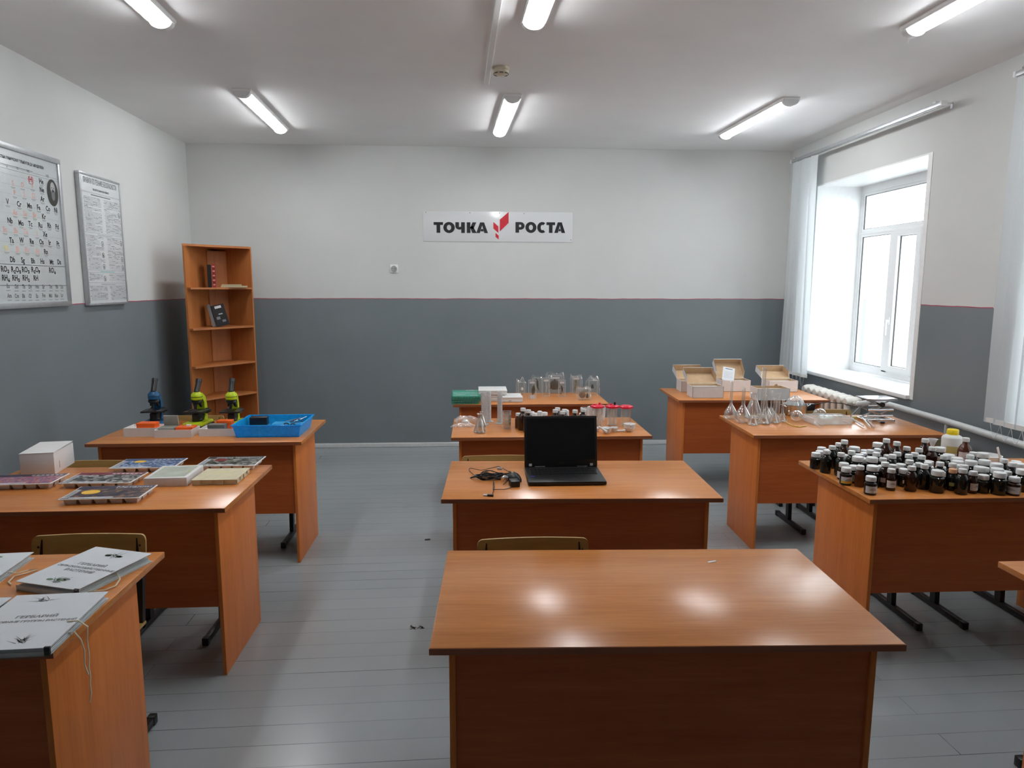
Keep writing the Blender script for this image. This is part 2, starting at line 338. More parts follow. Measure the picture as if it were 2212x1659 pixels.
    def rect(s, x0, x1, z0, z1, mi=0, d=-0.0005, flat=False):
        p = [(x0, z0), (x1, z0), (x1, z1), (x0, z1)]
        s.f([s.v((a, b, d) if flat else (a, d, b)) for a, b in p], mi); return s
    def disc(s, cx, cz, rx, rz, mi=0, d=-0.0005, seg=24, flat=False, ring=0.0):
        o = [(cx+rx*math.cos(2*PI*k/seg), cz+rz*math.sin(2*PI*k/seg)) for k in range(seg)]
        P = lambda a, b: s.v((a, b, d) if flat else (a, d, b))
        if ring <= 0: s.f([P(*p) for p in o], mi)
        else:
            i_ = [(cx+(rx-ring)*math.cos(2*PI*k/seg), cz+(rz-ring)*math.sin(2*PI*k/seg)) for k in range(seg)]
            A = [P(*p) for p in o]; B = [P(*p) for p in i_]
            for k in range(seg): s.f([A[k], A[(k+1) % seg], B[(k+1) % seg], B[k]], mi)
        return s
def finish(mb, name, mats, smooth=True):
    bm = mb.bm
    bmesh.ops.remove_doubles(bm, verts=bm.verts, dist=1e-6) if len(bm.verts) < 20000 and smooth else None
    if smooth:
        bmesh.ops.recalc_face_normals(bm, faces=bm.faces)
        for f in bm.faces: f.smooth = True
        for e in bm.edges:
            if len(e.link_faces) != 2 or e.calc_face_angle(0) > R(38): e.smooth = False
    me = bpy.data.meshes.new(name); bm.to_mesh(me); bm.free()
    for m in (mats if isinstance(mats, (list, tuple)) else [mats]): me.materials.append(MATS[m])
    return me
def obj(name, mb, mats, parent=None, loc=None, rz=0.0, smooth=True):
    o = bpy.data.objects.new(name, finish(mb, name, mats, smooth)); COL.objects.link(o)
    if parent is not None: o.parent = parent
    if loc is not None: o.location = loc
    o.rotation_euler[2] = rz
    return o
def tag(o, label, cat, group=None):
    o['label'] = label; o['category'] = cat
    if group: o['group'] = group
    return o
def thing(name, label, cat, loc=(0, 0, 0), rz=0.0, group=None):
    o = bpy.data.objects.new(name, None); COL.objects.link(o); o.empty_display_size = 0.05
    o.location = loc; o.rotation_euler[2] = rz
    return tag(o, label, cat, group)
def struct(name, mb, mats, loc=None, rz=0.0, smooth=False):
    o = obj(name, mb, mats, None, loc, rz, smooth); o['kind'] = 'structure'; return o
def dup(root, loc, rz=0.0, label=None, group=None):
    r = root.copy(); COL.objects.link(r); r.location = loc; r.rotation_euler[2] = rz
    if label: r['label'] = label
    if group: r['group'] = group
    for ch in list(root.children):
        c = ch.copy(); COL.objects.link(c); c.parent = r
        for g in ch.children:
            d = g.copy(); COL.objects.link(d); d.parent = c
    return r

# ---------------------------------------------------------------- room shell
XR, YB, H, Y0 = 3.21, 7.055, 2.99, -1.7
def XL(y): return -2.7275 - 0.0274*(y-YB)
LROT = PI/2 + 0.0274
m = MB(); m.box(-3.2, 3.9, Y0-.2, YB+.3, -0.12, 0.0); struct('floor', m, 'floor_boards')
m = MB(); m.box(-3.2, 3.9, Y0-.2, YB+.3, H, H+0.15); struct('ceiling', m, 'ceiling_white')
m = MB(); m.box(-3.2, 3.9, YB, YB+.25, 0, H); struct('wall_back', m, 'wall_paint')
m = MB(); m.box(-3.2, 3.9, Y0-.2, Y0, 0, H); struct('wall_front', m, 'wall_paint')
m = MB(); m.prism([(XL(Y0), Y0), (XL(YB), YB), (XL(YB)-.25, YB), (XL(Y0)-.25, Y0)], 0, H); struct('wall_left', m, 'wall_paint')
WINS = [(4.865, 6.47), (2.15, 3.76)]
ZS, ZT, DEP = 0.855, 2.575, 0.42
m = MB(); X2 = XR+0.55
m.box(XR, X2, Y0, YB, 0, ZS-.03); m.box(XR, X2, Y0, YB, ZT, H)
ys = [Y0] + [v for a, b in sorted(WINS) for v in (a, b)] + [YB]
for a, b in zip(ys[::2], ys[1::2]): m.box(XR, X2, a, b, ZS-.03, ZT)
struct('wall_right', m, 'wall_paint')
m = MB(); m.box(-2.73, XR, YB-.022, YB, 0, 0.045, bev=.006); struct('baseboard_back', m, 'pipe_paint')
m = MB(); m.prism([(XL(Y0), Y0), (XL(Y0)+.022, Y0), (XL(YB)+.022, YB-.022), (XL(YB), YB-.022)], 0, .045); struct('baseboard_left', m, 'pipe_paint')
m = MB(); m.box(XR-.022, XR, Y0, YB-.022, 0, .045, bev=.006); struct('baseboard_right', m, 'pipe_paint')
# windows: white linings, sill, frame, glass, handle
for n, (a, b) in enumerate(WINS, 1):
    m = MB(); t = 0.012
    m.box(XR-.003, XR+DEP, b-t, b, ZS, ZT); m.box(XR-.003, XR+DEP, a, a+t, ZS, ZT); m.box(XR-.003, XR+DEP, a+t, b-t, ZT-t, ZT)
    m.box(XR-.004, XR, a-.035, a, ZS-.03, ZT+.0)   # painted corner strip
    struct('trim_%d' % n, m, 'reveal_white')
    win = bpy.data.objects.new('window_%d' % n, None); COL.objects.link(win); win.location = (XR+DEP, a, ZS); win['kind'] = 'structure'
    W_, H_ = b-a, ZT-ZS
    m = MB(); m.box(-DEP-.035, .0, -.0, W_, -.03, 0.0, bev=.004); obj('window_sill', m, 'upvc', win)
    FR = .045
    m = MB(); y1, y2 = W_-.62, W_-.51   # mullions measured from the far side
    ztr0, ztr1 = 1.317, 1.303
    m.box(0, .06, 0, FR, 0, H_); m.box(0, .06, W_-FR, W_, 0, H_); m.box(0, .06, FR, W_-FR, 0, FR+.01); m.box(0, .06, FR, W_-FR, H_-FR-.035, H_)
    m.box(0, .06, FR, W_-FR, ztr0-.05, ztr1-.01, bev=.003)
    m.box(0, .06, W_-.60, W_-.53, FR, ztr0-.05); m.box(0, .06, W_-1.02, W_-.95, FR, ztr0-.05)
    obj('window_frame', m, 'upvc', win)
    panes = [(FR, W_-FR, ztr1-.01, H_-FR-.035), (W_-.53, W_-FR, FR+.01, ztr0-.05), (W_-.95, W_-.60, FR+.01, ztr0-.05), (FR, W_-1.02, FR+.01, ztr0-.05)]
    for k, (p0, p1, q0, q1) in enumerate(panes):
        sw = .05 if k == 2 else .022
        s = MB(); xo = -.014 if k == 2 else .006
        s.box(xo, .055, p0, p0+sw, q0, q1); s.box(xo, .055, p1-sw, p1, q0, q1); s.box(xo, .055, p0+sw, p1-sw, q0, q0+sw); s.box(xo, .055, p0+sw, p1-sw, q1-sw, q1)
        g = .004
        s.box(.010, .02, p0+sw, p0+sw+g, q0+sw, q1-sw, 1); s.box(.010, .02, p1-sw-g, p1-sw, q0+sw, q1-sw, 1); s.box(.010, .02, p0+sw, p1-sw, q0+sw, q0+sw+g, 1); s.box(.010, .02, p0+sw, p1-sw, q1-sw-g, q1-sw, 1)
        sash = obj('window_sash', s, ['upvc', 'gasket'], win)
        s = MB(); s.box(.026, .030, p0+sw, p1-sw, q0+sw, q1-sw); obj('window_pane', s, 'window_glass', sash)
        if k == 2:
            s = MB(); s.box(-.028, -.014, p1-.035, p1-.012, .46, .53, bev=.003); s.box(-.045, -.028, p1-.031, p1-.016, .485, .505); s.box(-.052, -.040, p1-.032, p1-.015, .37, .505, bev=.003)
            obj('window_handle', s, 'upvc', sash)
    ld = bpy.data.lights.new('window_portal', 'AREA'); ld.shape = 'RECTANGLE'; ld.size = H_; ld.size_y = W_; ld.cycles.is_portal = True
    lo = bpy.data.objects.new('window_portal', ld); COL.objects.link(lo); lo.location = (XR+DEP+.09, (a+b)/2, (ZS+ZT)/2)
    lo.rotation_euler = (0, R(90), 0)   # faces -x, into the room
# worn plaster patch at the end of the grey paint by the second blind
m = MB(); random.seed(3)
pts = [(.0, .02), (.03, .035), (.09, .03), (.15, .034), (.21, .03), (.22, -.02), (.19, -.05), (.17, -.10), (.12, -.13), (.09, -.11), (.07, -.06), (.04, -.03)]
m.at(XR, 4.13, 1.50, -PI/2); m.vprism(pts, -.002, 0.0)
o = struct('trim_5', m, 'white_paint')
# outside
m = MB(); m.box(XR+.6, 40, -20, 40, -1.3, -1.2); tag(obj('snowy_ground', m, 'snow', smooth=False), 'snow covered yard outside the window', 'ground')
m = MB()
for k in range(70): m.box(9.0, 9.03, -2+k*.24, -2+k*.24+.2, -1.2, .75)
m.box(9.03, 9.08, -2, 14.8, -.7, -.6); m.box(9.03, 9.08, -2, 14.8, .3, .4)
tag(obj('board_fence', m, 'fence_wood', smooth=False), 'pale board fence outside behind the window', 'fence')

# ---------------------------------------------------------------- ceiling lamps
def lamp_proto():
    t = thing('ceiling_lamp', '', 'lamp')
    m = MB(); m.box(-.064, .064, -.61, .61, -.018, 0, bev=.004); m.box(-.060, -.050, -.60, .60, -.026, -.018); m.box(.050, .060, -.60, .60, -.026, -.018)
    obj('lamp_body', m, 'lamp_body', t)
    m = MB(); n = 14; L_ = .565
    prof = [(-.045*math.cos(PI*k/n), -.018-.036*math.sin(PI*k/n)) for k in range(n+1)]
    m.vprism(prof, -L_, L_); obj('lamp_cover', m, 'lamp_cover', t)
    for sg in (-1, 1):
        m = MB(); c = []
        prof = [(-.060, -.016)] + [(-.056*math.cos(PI*k/n), -.020-.038*math.sin(PI*k/n)) for k in range(n+1)] + [(.060, -.016)]
        y0, y1 = (L_, .607) if sg > 0 else (-.607, -L_)
        m.vprism(prof, y0, y1)
        cap = obj('end_cap', m, 'lamp_cap', t)
        for xx in (-.048, .048):
            m = MB(); m.at(xx, sg*.598, -.024, 0); m.lathe([(0, -.004), (.004, -.003), (.005, 0)], 10)
            obj('screw', m, 'chrome', cap)
    return t
lamp = lamp_proto()
LAMPS = [(0.272, 5.74, 'middle row, over the shield sign side, nearest the sign wall'), (-1.608, 5.735, ''), (2.272, 5.70, ''),
         (0.345, 3.17, ''), (-1.545, 3.27, ''), (2.33, 3.13, '')]
LL = ['tube lamp on the ceiling above the middle desk row, nearest the sign wall', 'tube lamp on the ceiling at far left, above the corner shelf side', 'tube lamp on the ceiling at far right, nearest the curtain rail',
      'tube lamp cut by the top edge, beside the white cable duct', 'tube lamp cut by the top edge at left, above the wall posters', 'tube lamp cut by the top edge at right, brightest halo']
for i, ((x, y, _), lb) in enumerate(zip(LAMPS, LL)):
    if i == 0: lamp.location = (x, y, H); lamp.rotation_euler[2] = R(2.4); lamp['label'] = lb; lamp['group'] = 'ceiling lamps'
    else: dup(lamp, (x, y, H), R(2.4), lb, 'ceiling lamps')
m = MB(); m.at(.105, 4.875, H-.0005, R(1.2)); m.box(-.016, .016, -4.6, 0, -.014, 0, bev=.002); m.box(-.013, .013, -4.6, 0, -.016, -.014)
tag(obj('cable_duct', m, 'white_paint'), 'thin white cable duct running along the ceiling to the smoke detector', 'cable duct')
t = thing('smoke_detector', 'round cream smoke detector on the ceiling beside the cable duct', 'smoke detector', (.188, 4.55, H))
m = MB(); m.lathe([(.052, 0), (.052, -.018), (.047, -.022), (0, -.022)][::-1], 28); obj('base', m, 'detector', t)
m = MB(); m.lathe([(0, -.052), (.024, -.050), (.036, -.043), (.046, -.036), (.050, -.030), (.050, -.022), (0, -.022)], 28); c = obj('sensor_head', m, 'detector', t)
for k in range(8): m = MB(); m.at(0, 0, 0, k*PI/4); m.box(.0435, .0475, -.012, .012, -.0425, -.0385); obj('slot', m, 'dark', c)

# ---------------------------------------------------------------- sign, socket
t = thing('wall_sign', 'long white sign with black lettering and red leaf emblem on the back wall', 'sign', (-.479, YB, 2.08))
m = MB(); m.box(0, 1.487, -.006, 0, 0, .292, bev=.001); board = obj('board', m, 'sign_white', t)
m = MB()
D_ = -.0075
def glyph(mb, ch, x0, x1, z0, h, y=D_):
    w_ = x1-x0; st = .036
    def q(*pts): mb.f([mb.v((x0+a, y, z0+b)) for a, b in pts])
    def arc(cx, cz, rx, rz, tx, tz, a0, a1, n=20):
        for k in range(n):
            p, r_ = R(a0+(a1-a0)*k/n), R(a0+(a1-a0)*(k+1)/n)
            q((cx+rx*math.cos(p), cz+rz*math.sin(p)), (cx+rx*math.cos(r_), cz+rz*math.sin(r_)), (cx+(rx-tx)*math.cos(r_), cz+(rz-tz)*math.sin(r_)), (cx+(rx-tx)*math.cos(p), cz+(rz-tz)*math.sin(p)))
    if ch == 'Т': q((0, h-.028), (w_, h-.028), (w_, h), (0, h)); q((w_/2-st/2, 0), (w_/2+st/2, 0), (w_/2+st/2, h-.028), (w_/2-st/2, h-.028))
    if ch == 'О': arc(w_/2, h/2, w_/2, h/2+.002, .035, .028, 0, 360, 32)
    if ch == 'С': arc(w_*.58, h/2, w_*.58, h/2+.002, .035, .028, 52, 308, 28)
    if ch == 'Ч':
        q((w_-st, 0), (w_, 0), (w_, h), (w_-st, h)); q((0, h*.62), (st, h*.62), (st, h), (0, h)); arc(st+.008, h*.62, st+.008, h*.32, .034, .026, 180, 270, 8); q((st+.006, h*.30), (w_-st, h*.34), (w_-st, h*.34+.025), (st+.006, h*.30+.027))
    if ch == 'К': q((0, 0), (st, 0), (st, h), (0, h)); q((st*.9, h*.46), (w_-.038, h), (w_, h), (st*1.2+.022, h*.36)); q((st*.9, h*.52), (st*1.6, h*.68), (w_+.004, 0), (w_-.040, 0))
    if ch == 'А':
        a = w_/2-.020; b = w_/2+.020
        q((0, 0), (.036, 0), (w_/2+.000, h-.030), (b, h), (a, h)) ; q((w_-.036, 0), (w_, 0), (b, h), (w_/2, h-.030)); q((.036+.006, .017), (w_-.042, .017), (w_-.050, .040), (.050, .040))
    if ch == 'Р': q((0, 0), (st, 0), (st, h), (0, h)); q((st, h-.026), (w_*.55, h-.026), (w_*.55, h), (st, h)); q((st, h*.28), (w_*.55, h*.28), (w_*.55, h*.28+.026), (st, h*.28+.026)); arc(w_*.55, h*.64, w_*.45, h*.36, .033, .026, -90, 90, 16)
px_ = .000793
for s_, sp in (('ТОЧКА', ((318, 435), (438, 580), (588, 706), (730, 850), (848, 995))), ('РОСТА', ((1340, 1455), (1465, 1604), (1614, 1722), (1730, 1840), (1830, 1968)))):
    m = MB()
    for ch, (a_, b_) in zip(s_, sp): glyph(m, ch, (a_-187)*px_, (b_-187)*px_, .084 if s_[0] == 'Т' else .090, .104)
    obj('word', m, 'ink', t, smooth=False)
m = MB()
for poly in ([(.758, .215), (.846, .291), (.846, .185), (.758, .100)], [(.694, .194), (.744, .150), (.744, .086), (.694, .130)], [(.716, .088), (.748, .060), (.748, .022), (.716, .048)]):
    m.f([m.v((x, D_, z)) for x, z in poly])
obj('leaf_emblem', m, 'ink_red', t, smooth=False)
for x, z in ((.03, .282), (.463, .280), (.755, .280), (1.0, .276), (1.47, .022)): m = MB(); m.disc(x, z, .004, .004, d=-.0078, seg=10); obj('nail', m, 'dark', t, smooth=False)
t = thing('wall_socket', 'small white wall socket below and left of the long sign', 'socket', (-.772, YB, 1.812))
m = MB(); m.box(-.041, .041, -.012, 0, -.041, .041, bev=.004); obj('plate', m, 'white_plastic', t)
m = MB(); m.at(0, -.012, 0, 0, PI/2); m.lathe([(.030, 0), (.030, .010), (.026, .012), (.024, .004), (0, .004)], 24); r_ = obj('socket_ring', m, 'alu', t)
for q in (-.01, .01): m = MB(); m.disc(q, 0, .0035, .0035, d=-.0175, seg=10); obj('hole', m, 'dark', r_, smooth=False)

# ---------------------------------------------------------------- posters on the left wall
Y1P, Z1P = 3.43, 1.512
t = thing('periodic_table_poster', 'large grey-framed periodic table poster on the left wall with an oval portrait', 'poster', (XL(Y1P), Y1P, Z1P), LROT)
PW, PH = 1.345, .925
m = MB(); m.box(0, PW, -.016, 0, 0, PH, bev=.001); obj('panel', m, 'poster_paper', t)
m = MB(); fr = .028
m.box(-.004, PW+.004, -.026, 0, PH-fr, PH+.004, bev=.002); m.box(-.004, PW+.004, -.026, 0, -.004, fr, bev=.002); m.box(-.004, fr, -.026, 0, fr, PH-fr, bev=.002); m.box(PW-fr, PW+.004, -.026, 0, fr, PH-fr, bev=.002)
obj('frame', m, 'alu', t)
m = MB(); D1 = -.0168
UX = lambda q: q[0]      # measured spots are already local (distance along, height)
m.text('ПЕРИОДИЧЕСКАЯ СИСТЕМА ХИМИЧЕСКИХ ЭЛЕМЕНТОВ Д.И. МЕНДЕЛЕЕВА', 1.174, 0.840, .022, 0, D1, 'RIGHT', .0008, sx=.72)
SYM = [
 ('He', (1.132, 0.758), 0), ('Ne', (1.131, 0.708), 0), ('Ar', (1.129, 0.652), 0), ('(H)', (1.023, 0.753), 2),
 ('V', (0.779, 0.596), 0), ('Cr', (0.885, 0.594), 0), ('Mn', (0.988, 0.595), 0), ('Fe', (1.079, 0.596), 0), ('Co', (1.179, 0.599), 0), ('Ni', (1.266, 0.599), 0), ('Kr', (1.126, 0.546), 0),
 ('Nb', (0.785, 0.491), 0), ('Mo', (0.887, 0.486), 0), ('Tc', (0.979, 0.489), 0), ('Ru', (1.081, 0.490), 0), ('Rh', (1.177, 0.496), 0), ('Pd', (1.264, 0.495), 0), ('Xe', (1.123, 0.439), 0),
 ('Ta', (0.782, 0.380), 0), ('W', (0.877, 0.386), 0), ('Re', (0.976, 0.386), 0), ('Os', (1.076, 0.389), 0), ('Ir', (1.165, 0.390), 0), ('Pt', (1.257, 0.388), 0), ('Rn', (1.115, 0.331), 0),
 ('Db', (0.774, 0.271), 0), ('Sg', (0.871, 0.271), 0), ('Bh', (0.971, 0.270), 0), ('Hs', (1.068, 0.271), 0), ('Mt', (1.168, 0.270), 0), ('Ds', (1.253, 0.273), 0),
 ('S', (0.844, 0.707), 3), ('O', (0.935, 0.709), 3), ('F', (1.035, 0.717), 3), ('P', (0.852, 0.653), 3), ('S', (0.944, 0.657), 3), ('Cl', (1.035, 0.660), 3), ('As', (0.838, 0.542), 3), ('Se', (0.934, 0.544), 3), ('Br', (1.030, 0.545), 3),
 ('Sb', (0.829, 0.437), 3), ('Te', (0.926, 0.439), 3), ('I', (1.036, 0.435), 3), ('Sn', (0.729, 0.437), 3), ('Pb', (0.728, 0.332), 4), ('Bi', (0.829, 0.331), 3), ('Po', (0.922, 0.333), 3), ('At', (1.023, 0.330), 3),
 ('RO₂', (0.697, 0.215), 0), ('R₂O₅', (0.797, 0.214), 0), ('RO₃', (0.889, 0.216), 0), ('R₂O₇', (0.990, 0.218), 0), ('RO₄', (1.167, 0.218), 0),
 ('RH₄', (0.697, 0.166), 0), ('RH₃', (0.789, 0.166), 0), ('RH₂', (0.886, 0.167), 0), ('RH', (0.984, 0.168), 0)]
for s_, (u, v), k in SYM:
    m.text(s_, u, v-.010, .044 if len(s_) < 3 else .046, k, D1, 'CENTER', .0012, sx=.85)
    if v > .30: m.rect(u-.022, u+.022, v-.020, v-.018, 1, D1); m.rect(u-.016, u+.016, v-.026, v-.0245, 1, D1)
for s_, (u, v) in (('Eu', (0.710, 0.122)), ('Gd', (0.785, 0.119)), ('Tb', (0.855, 0.118)), ('Dy', (0.918, 0.118)), ('Ho', (0.990, 0.118)), ('Er', (1.055, 0.117)), ('Tm', (1.132, 0.117)), ('Yb', (1.199, 0.117)), ('Lu', (1.259, 0.117)),
                   ('Am', (0.714, 0.067)), ('Cm', (0.781, 0.065)), ('Bk', (0.846, 0.064)), ('Cf', (0.909, 0.063)), ('Es', (0.979, 0.062)), ('Fm', (1.051, 0.064)), ('Md', (1.123, 0.062)), ('No', (1.189, 0.061)), ('Lr', (1.253, 0.063))):
    m.text(s_, u, v-.008, .034, 1, D1, 'CENTER', .0008, sx=.8); m.rect(u-.02, u+.018, v-.024, v-.0215, 1, D1)
# left-hand columns of the chart, further along the wall
left = [['H', 'Li', 'Na', 'K', 'Cu', 'Rb', 'Ag', 'Cs', 'Au', 'Fr'], ['', 'Be', 'Mg', 'Ca', 'Zn', 'Sr', 'Cd', 'Ba', 'Hg', 'Ra'], ['', 'B', 'Al', 'Sc', 'Ga', 'Y', 'In', 'La', 'Tl', 'Ac'], ['', 'C', 'Si', 'Ti', 'Ge', 'Zr', '', 'Hf', '', 'Rf']]
for c_, col_ in enumerate(left):
    for r_, s_ in enumerate(col_):
        if s_: m.text(s_, .10+c_*.135, .722-r_*.054, .058, 0 if r_ in (3, 5, 7, 9) else 3, D1, 'CENTER', .0012, sx=.82); m.rect(.07+c_*.135, .13+c_*.135, .706-r_*.054, .710-r_*.054, 1, D1)
for k in range(11): m.rect(.03, PW-.03, .755-k*.0545, .7562-k*.0545, 4+1, D1+.0002)
for z_ in (.247, .127, .80, .785): m.rect(.03, PW-.03, z_, z_+.0025 if z_ < .3 else z_+.001, 0, D1)
for s_, (u, v) in (('V', (0.804, 0.796)), ('VI', (0.902, 0.802)), ('VII', (1.004, 0.802)), ('VIII', (1.203, 0.804))): m.text(s_, u, v-.008, .026, 1, D1, 'CENTER', sx=.9)
for k in range(5): m.rect(.3, 1.05, .806+k*.0, .8085, 1, D1)
obj('lettering', m, ['ink', 'ink_grey', 'ink_red', 'ink_rose', 'ink_yellow', 'ink_pale'], t, smooth=False)
pu, pv = (1.247, 0.708)
m = MB(); m.disc(pu, pv, .062, .083, 0, D1-.0002, 36)
# dark coat, long beard and pale face, seen from the front
m.disc(pu+.004, pv+.028, .026, .038, 1, D1-.0006, 24); m.disc(pu+.004, pv-.012, .020, .036, 3, D1-.0009, 20)
m.disc(pu+.004, pv+.010, .016, .006, 2, D1-.0012, 16); m.disc(pu-.008, pv+.030, .0055, .003, 2, D1-.0012, 10); m.disc(pu+.015, pv+.030, .0055, .003, 2, D1-.0012, 10)
obj('portrait', m, ['specimen_dark', 'ink_pale', 'ink', 'ink_grey'], t, smooth=False)

Y2P, Z2P = 4.99, 1.505
t = thing('safety_rules_poster', 'narrow grey-framed poster of printed safety rules, right of the periodic table', 'poster', (XL(Y2P)+.024, Y2P, Z2P), LROT)
PW, PH = .575, .90
m = MB(); m.box(0, PW, -.004, .020, 0, PH, bev=.001); obj('panel', m, 'poster_paper_white', t)
m = MB(); fr = .013
m.box(-.003, PW+.003, -.009, .022, PH-fr, PH+.003, bev=.002); m.box(-.003, PW+.003, -.009, .022, -.003, fr, bev=.002); m.box(-.003, fr, -.009, .022, fr, PH-fr, bev=.002); m.box(PW-fr, PW+.003, -.009, .022, fr, PH-fr, bev=.002)
obj('frame', m, 'alu', t)
m = MB(); D2 = -.0048
m.text('ПРАВИЛА ПО ТЕХНИКЕ БЕЗОПАСНОСТИ', PW/2, .838, .050, 1, D2, 'CENTER', .0006, sx=.47)
m.text('при работе в химическом кабинете', PW/2, .796, .022, 1, D2, 'CENTER', .0006, sx=.60)
m.rect(.013, PW-.013, .778, .7795, 1, D2); m.rect(.013, PW-.013, .772, .773, 1, D2)
for z_ in (.495, .238, .148): m.rect(.013, PW-.013, z_+.006, z_+.0075, 1, D2); m.rect(.19, .40, z_-.007, z_-.001, 4 if z_ < .24 and z_ > .2 else 2, D2); m.rect(.013, PW-.013, z_-.013, z_-.012, 1, D2)
m.rect(.14, .42, .760, .766, 1, D2)
random.seed(11)
ICON = [(1, .655), (0, .415), (1, .435), (0, .345), (1, .30), (0, .265-.02), (1, .235+.02), (0, .195)]
ICON = [(1, .650), (0, .420), (1, .430), (0, .338), (1, .300), (0, .272), (1, .262), (0, .178)]
ICON = [(1, .655), (0, .430), (1, .450), (0, .350), (1, .330), (0, .270), (1, .268), (0, .185)]
for c_ in (0, 1):
    z_ = .742
    while z_ > .03:
        in_head = any(abs(z_-h_) < .016 for h_ in (.495, .238, .148))
        if not in_head:
            a = .028+c_*.285 + (.012 if random.random() < .7 else 0)
            icon = any(c_ == q and abs(z_-iz) < .026 for q, iz in ICON)
            b = (.028+c_*.285+.245) - (.058 if icon else 0)
            if random.random() < .13: b = a + random.uniform(.05, .15)
            x = a
            while x < b-.006:
                e = min(b, x+random.uniform(.012, .05)); m.rect(x, e, z_, z_+.0036, 1 if random.random() < .35 else 2, D2); x = e+.003
        z_ -= .0092
for q, iz in ICON:
    cx = .028+q*.285+.222
    m.disc(cx, iz, .019, .019, 0, D2-.0002, 20, ring=.0035)
    if iz in (.655, .350, .185): m.at(cx, 0, iz, 0, 0, R(40)); m.rect(-.017, .017, -.0015, .0015, 0, D2-.0003); m.at()
    m.disc(cx, iz-.002, .006, .010, 0 if iz in (.35, .27) else 1, D2-.0004, 12)
obj('lettering', m, ['ink', 'ink_grey', 'ink_pale', 'ink_rose', 'ink_teal'], t, smooth=False)

# ---------------------------------------------------------------- corner shelf
P0, P1, P2 = (-2.42, 6.10), (-2.425, 6.75), (-2.03, 6.60)
t = thing('corner_shelf', 'tall open wooden corner shelf unit with five tiers standing in the far left corner', 'shelf', (P0[0], P0[1], 0))
loc_ = lambda p: (p[0]-P0[0], p[1]-P0[1])
a, b, c = loc_(P0), loc_(P1), loc_(P2); th = .016; HS = 1.975
m = MB(); m.prism([a, (a[0]-th, a[1]), (b[0]-th, b[1]+th), b], 0, HS); obj('side_panel', m, 'shelf_wood', t)
dv = Vector((c[0]-b[0], c[1]-b[1])).normalized(); nn = Vector((-dv.y, dv.x))
m = MB(); m.prism([b, c, (c[0]+nn.x*th, c[1]+nn.y*th), (b[0], b[1]+th)], 0, HS); obj('back_panel', m, 'shelf_wood', t)
m = MB(); m.prism([(b[0]+.0005, b[1]-.16), (b[0]+.012, b[1]-.16), (b[0]+.15+.006, b[1]-.047), (b[0]+.15, b[1]-.057+.02)], 0.0, HS-.02); obj('corner_panel', m, 'shelf_wood', t)
def shelf_poly(ins):
    return [(a[0]+.001, a[1]+ins), (a[0]+.035, a[1]+ins-.012), (c[0]-.012, c[1]-.03), (c[0]-.001, c[1]-.004), (b[0]+.15, b[1]-.058), (b[0]+.013, b[1]-.162)]
for k, z in enumerate((.06, .395, .655, .945, 1.275, 1.625)):
    m = MB(); m.prism(shelf_poly(.012), z-th, z); obj('shelf_board', m, 'shelf_wood', t)
m = MB(); m.prism([(a[0]-th, a[1]-.004), (c[0]+.004, c[1]-.012), (c[0]+nn.x*th, c[1]+nn.y*th), (b[0]-th, b[1]+th)], HS, HS+.018); obj('top_board', m, 'shelf_wood', t)
def book(name, label, x, y, z, w_, d_, h_, mt, rz, tilt=0, grp=None, pages='book_pages'):
    t = thing(name, label, 'book', (x, y, z), rz, grp)
    m = MB(); m.at(0, 0, 0, 0, 0, tilt); cv = .002
    m.box(0, cv, 0, d_, 0, h_); m.box(w_-cv, w_, 0, d_, 0, h_); m.box(0, w_, 0, cv*1.5, 0, h_); obj('cover', m, mt, t)
    m = MB(); m.at(0, 0, 0, 0, 0, tilt); m.box(cv, w_-cv, cv*1.5, d_-.004, .002, h_-.003); obj('pages', m, pages, t)
    return t
S4, S3 = 1.625, 1.275
book('book', 'dark standing book at left on the upper shelf, half in shadow', -2.335, 6.36, S4, .03, .14, .20, 'book_black', .34, grp='books on the corner shelf')
bk = book('book', 'red patterned standing book on the upper shelf of the corner unit', -2.300, 6.375, S4, .028, .14, .205, 'book_red', .34, grp='books on the corner shelf')
m = MB()
for k in range(9): m.rect(.004, .022, .02+k*.02, .028+k*.02, k % 2, -.0006)
obj('spine_print', m, ['ink_rose', 'ink'], bk, smooth=False)
def flatbook(label, x, y, z, L_, d_, h_, mt, rz):
    t = thing('book', label, 'book', (x, y, z), rz, 'books on the corner shelf')
    m = MB(); m.box(0, L_, 0, d_, 0, .002); m.box(0, L_, 0, d_, h_-.002, h_); m.box(0, L_, 0, .003, 0, h_); obj('cover', m, mt, t)
    m = MB(); m.box(.004, L_-.003, .003, d_-.003, .002, h_-.002); obj('pages', m, 'book_pages', t)
    m = MB()
    for k in range(14): m.rect(.02+k*L_/16, .02+k*L_/16+L_/30, h_*.35, h_*.6, 0, -.0005)
    obj('spine_print', m, 'ink_pale', t, smooth=False); return t
flatbook('cream book lying flat, lower one of the pair on the upper shelf', -2.23, 6.375, S4, .215, .11, .016, 'book_cream', .23)
flatbook('thin cream book lying flat on top of the lower cream book', -2.225, 6.38, S4+.0165, .16, .10, .012, 'book_cream', .23)
bk = book('book', 'grey-spined book leaning at left on the second shelf', -2.315, 6.36, S3, .026, .13, .20, 'book_grey', .30, R(12)*-1, 'books on the corner shelf')
bk2 = thing('book', 'black glossy book leaning at an angle on the second shelf, cover outward', 'book', (-2.278, 6.36, S3), .35, 'books on the corner shelf')
m = MB(); m.at(0, 0, 0, 0, R(-8), R(-14)); m.box(0, .11, .0, .003, 0, .19); m.box(0, .11, .021, .024, 0, .19); m.box(0, .003, 0, .024, 0, .19); obj('cover', m, 'book_black', bk2)
m = MB(); m.at(0, 0, 0, 0, R(-8), R(-14)); m.box(.003, .107, .003, .021, .002, .187); obj('pages', m, 'book_pages', bk2)
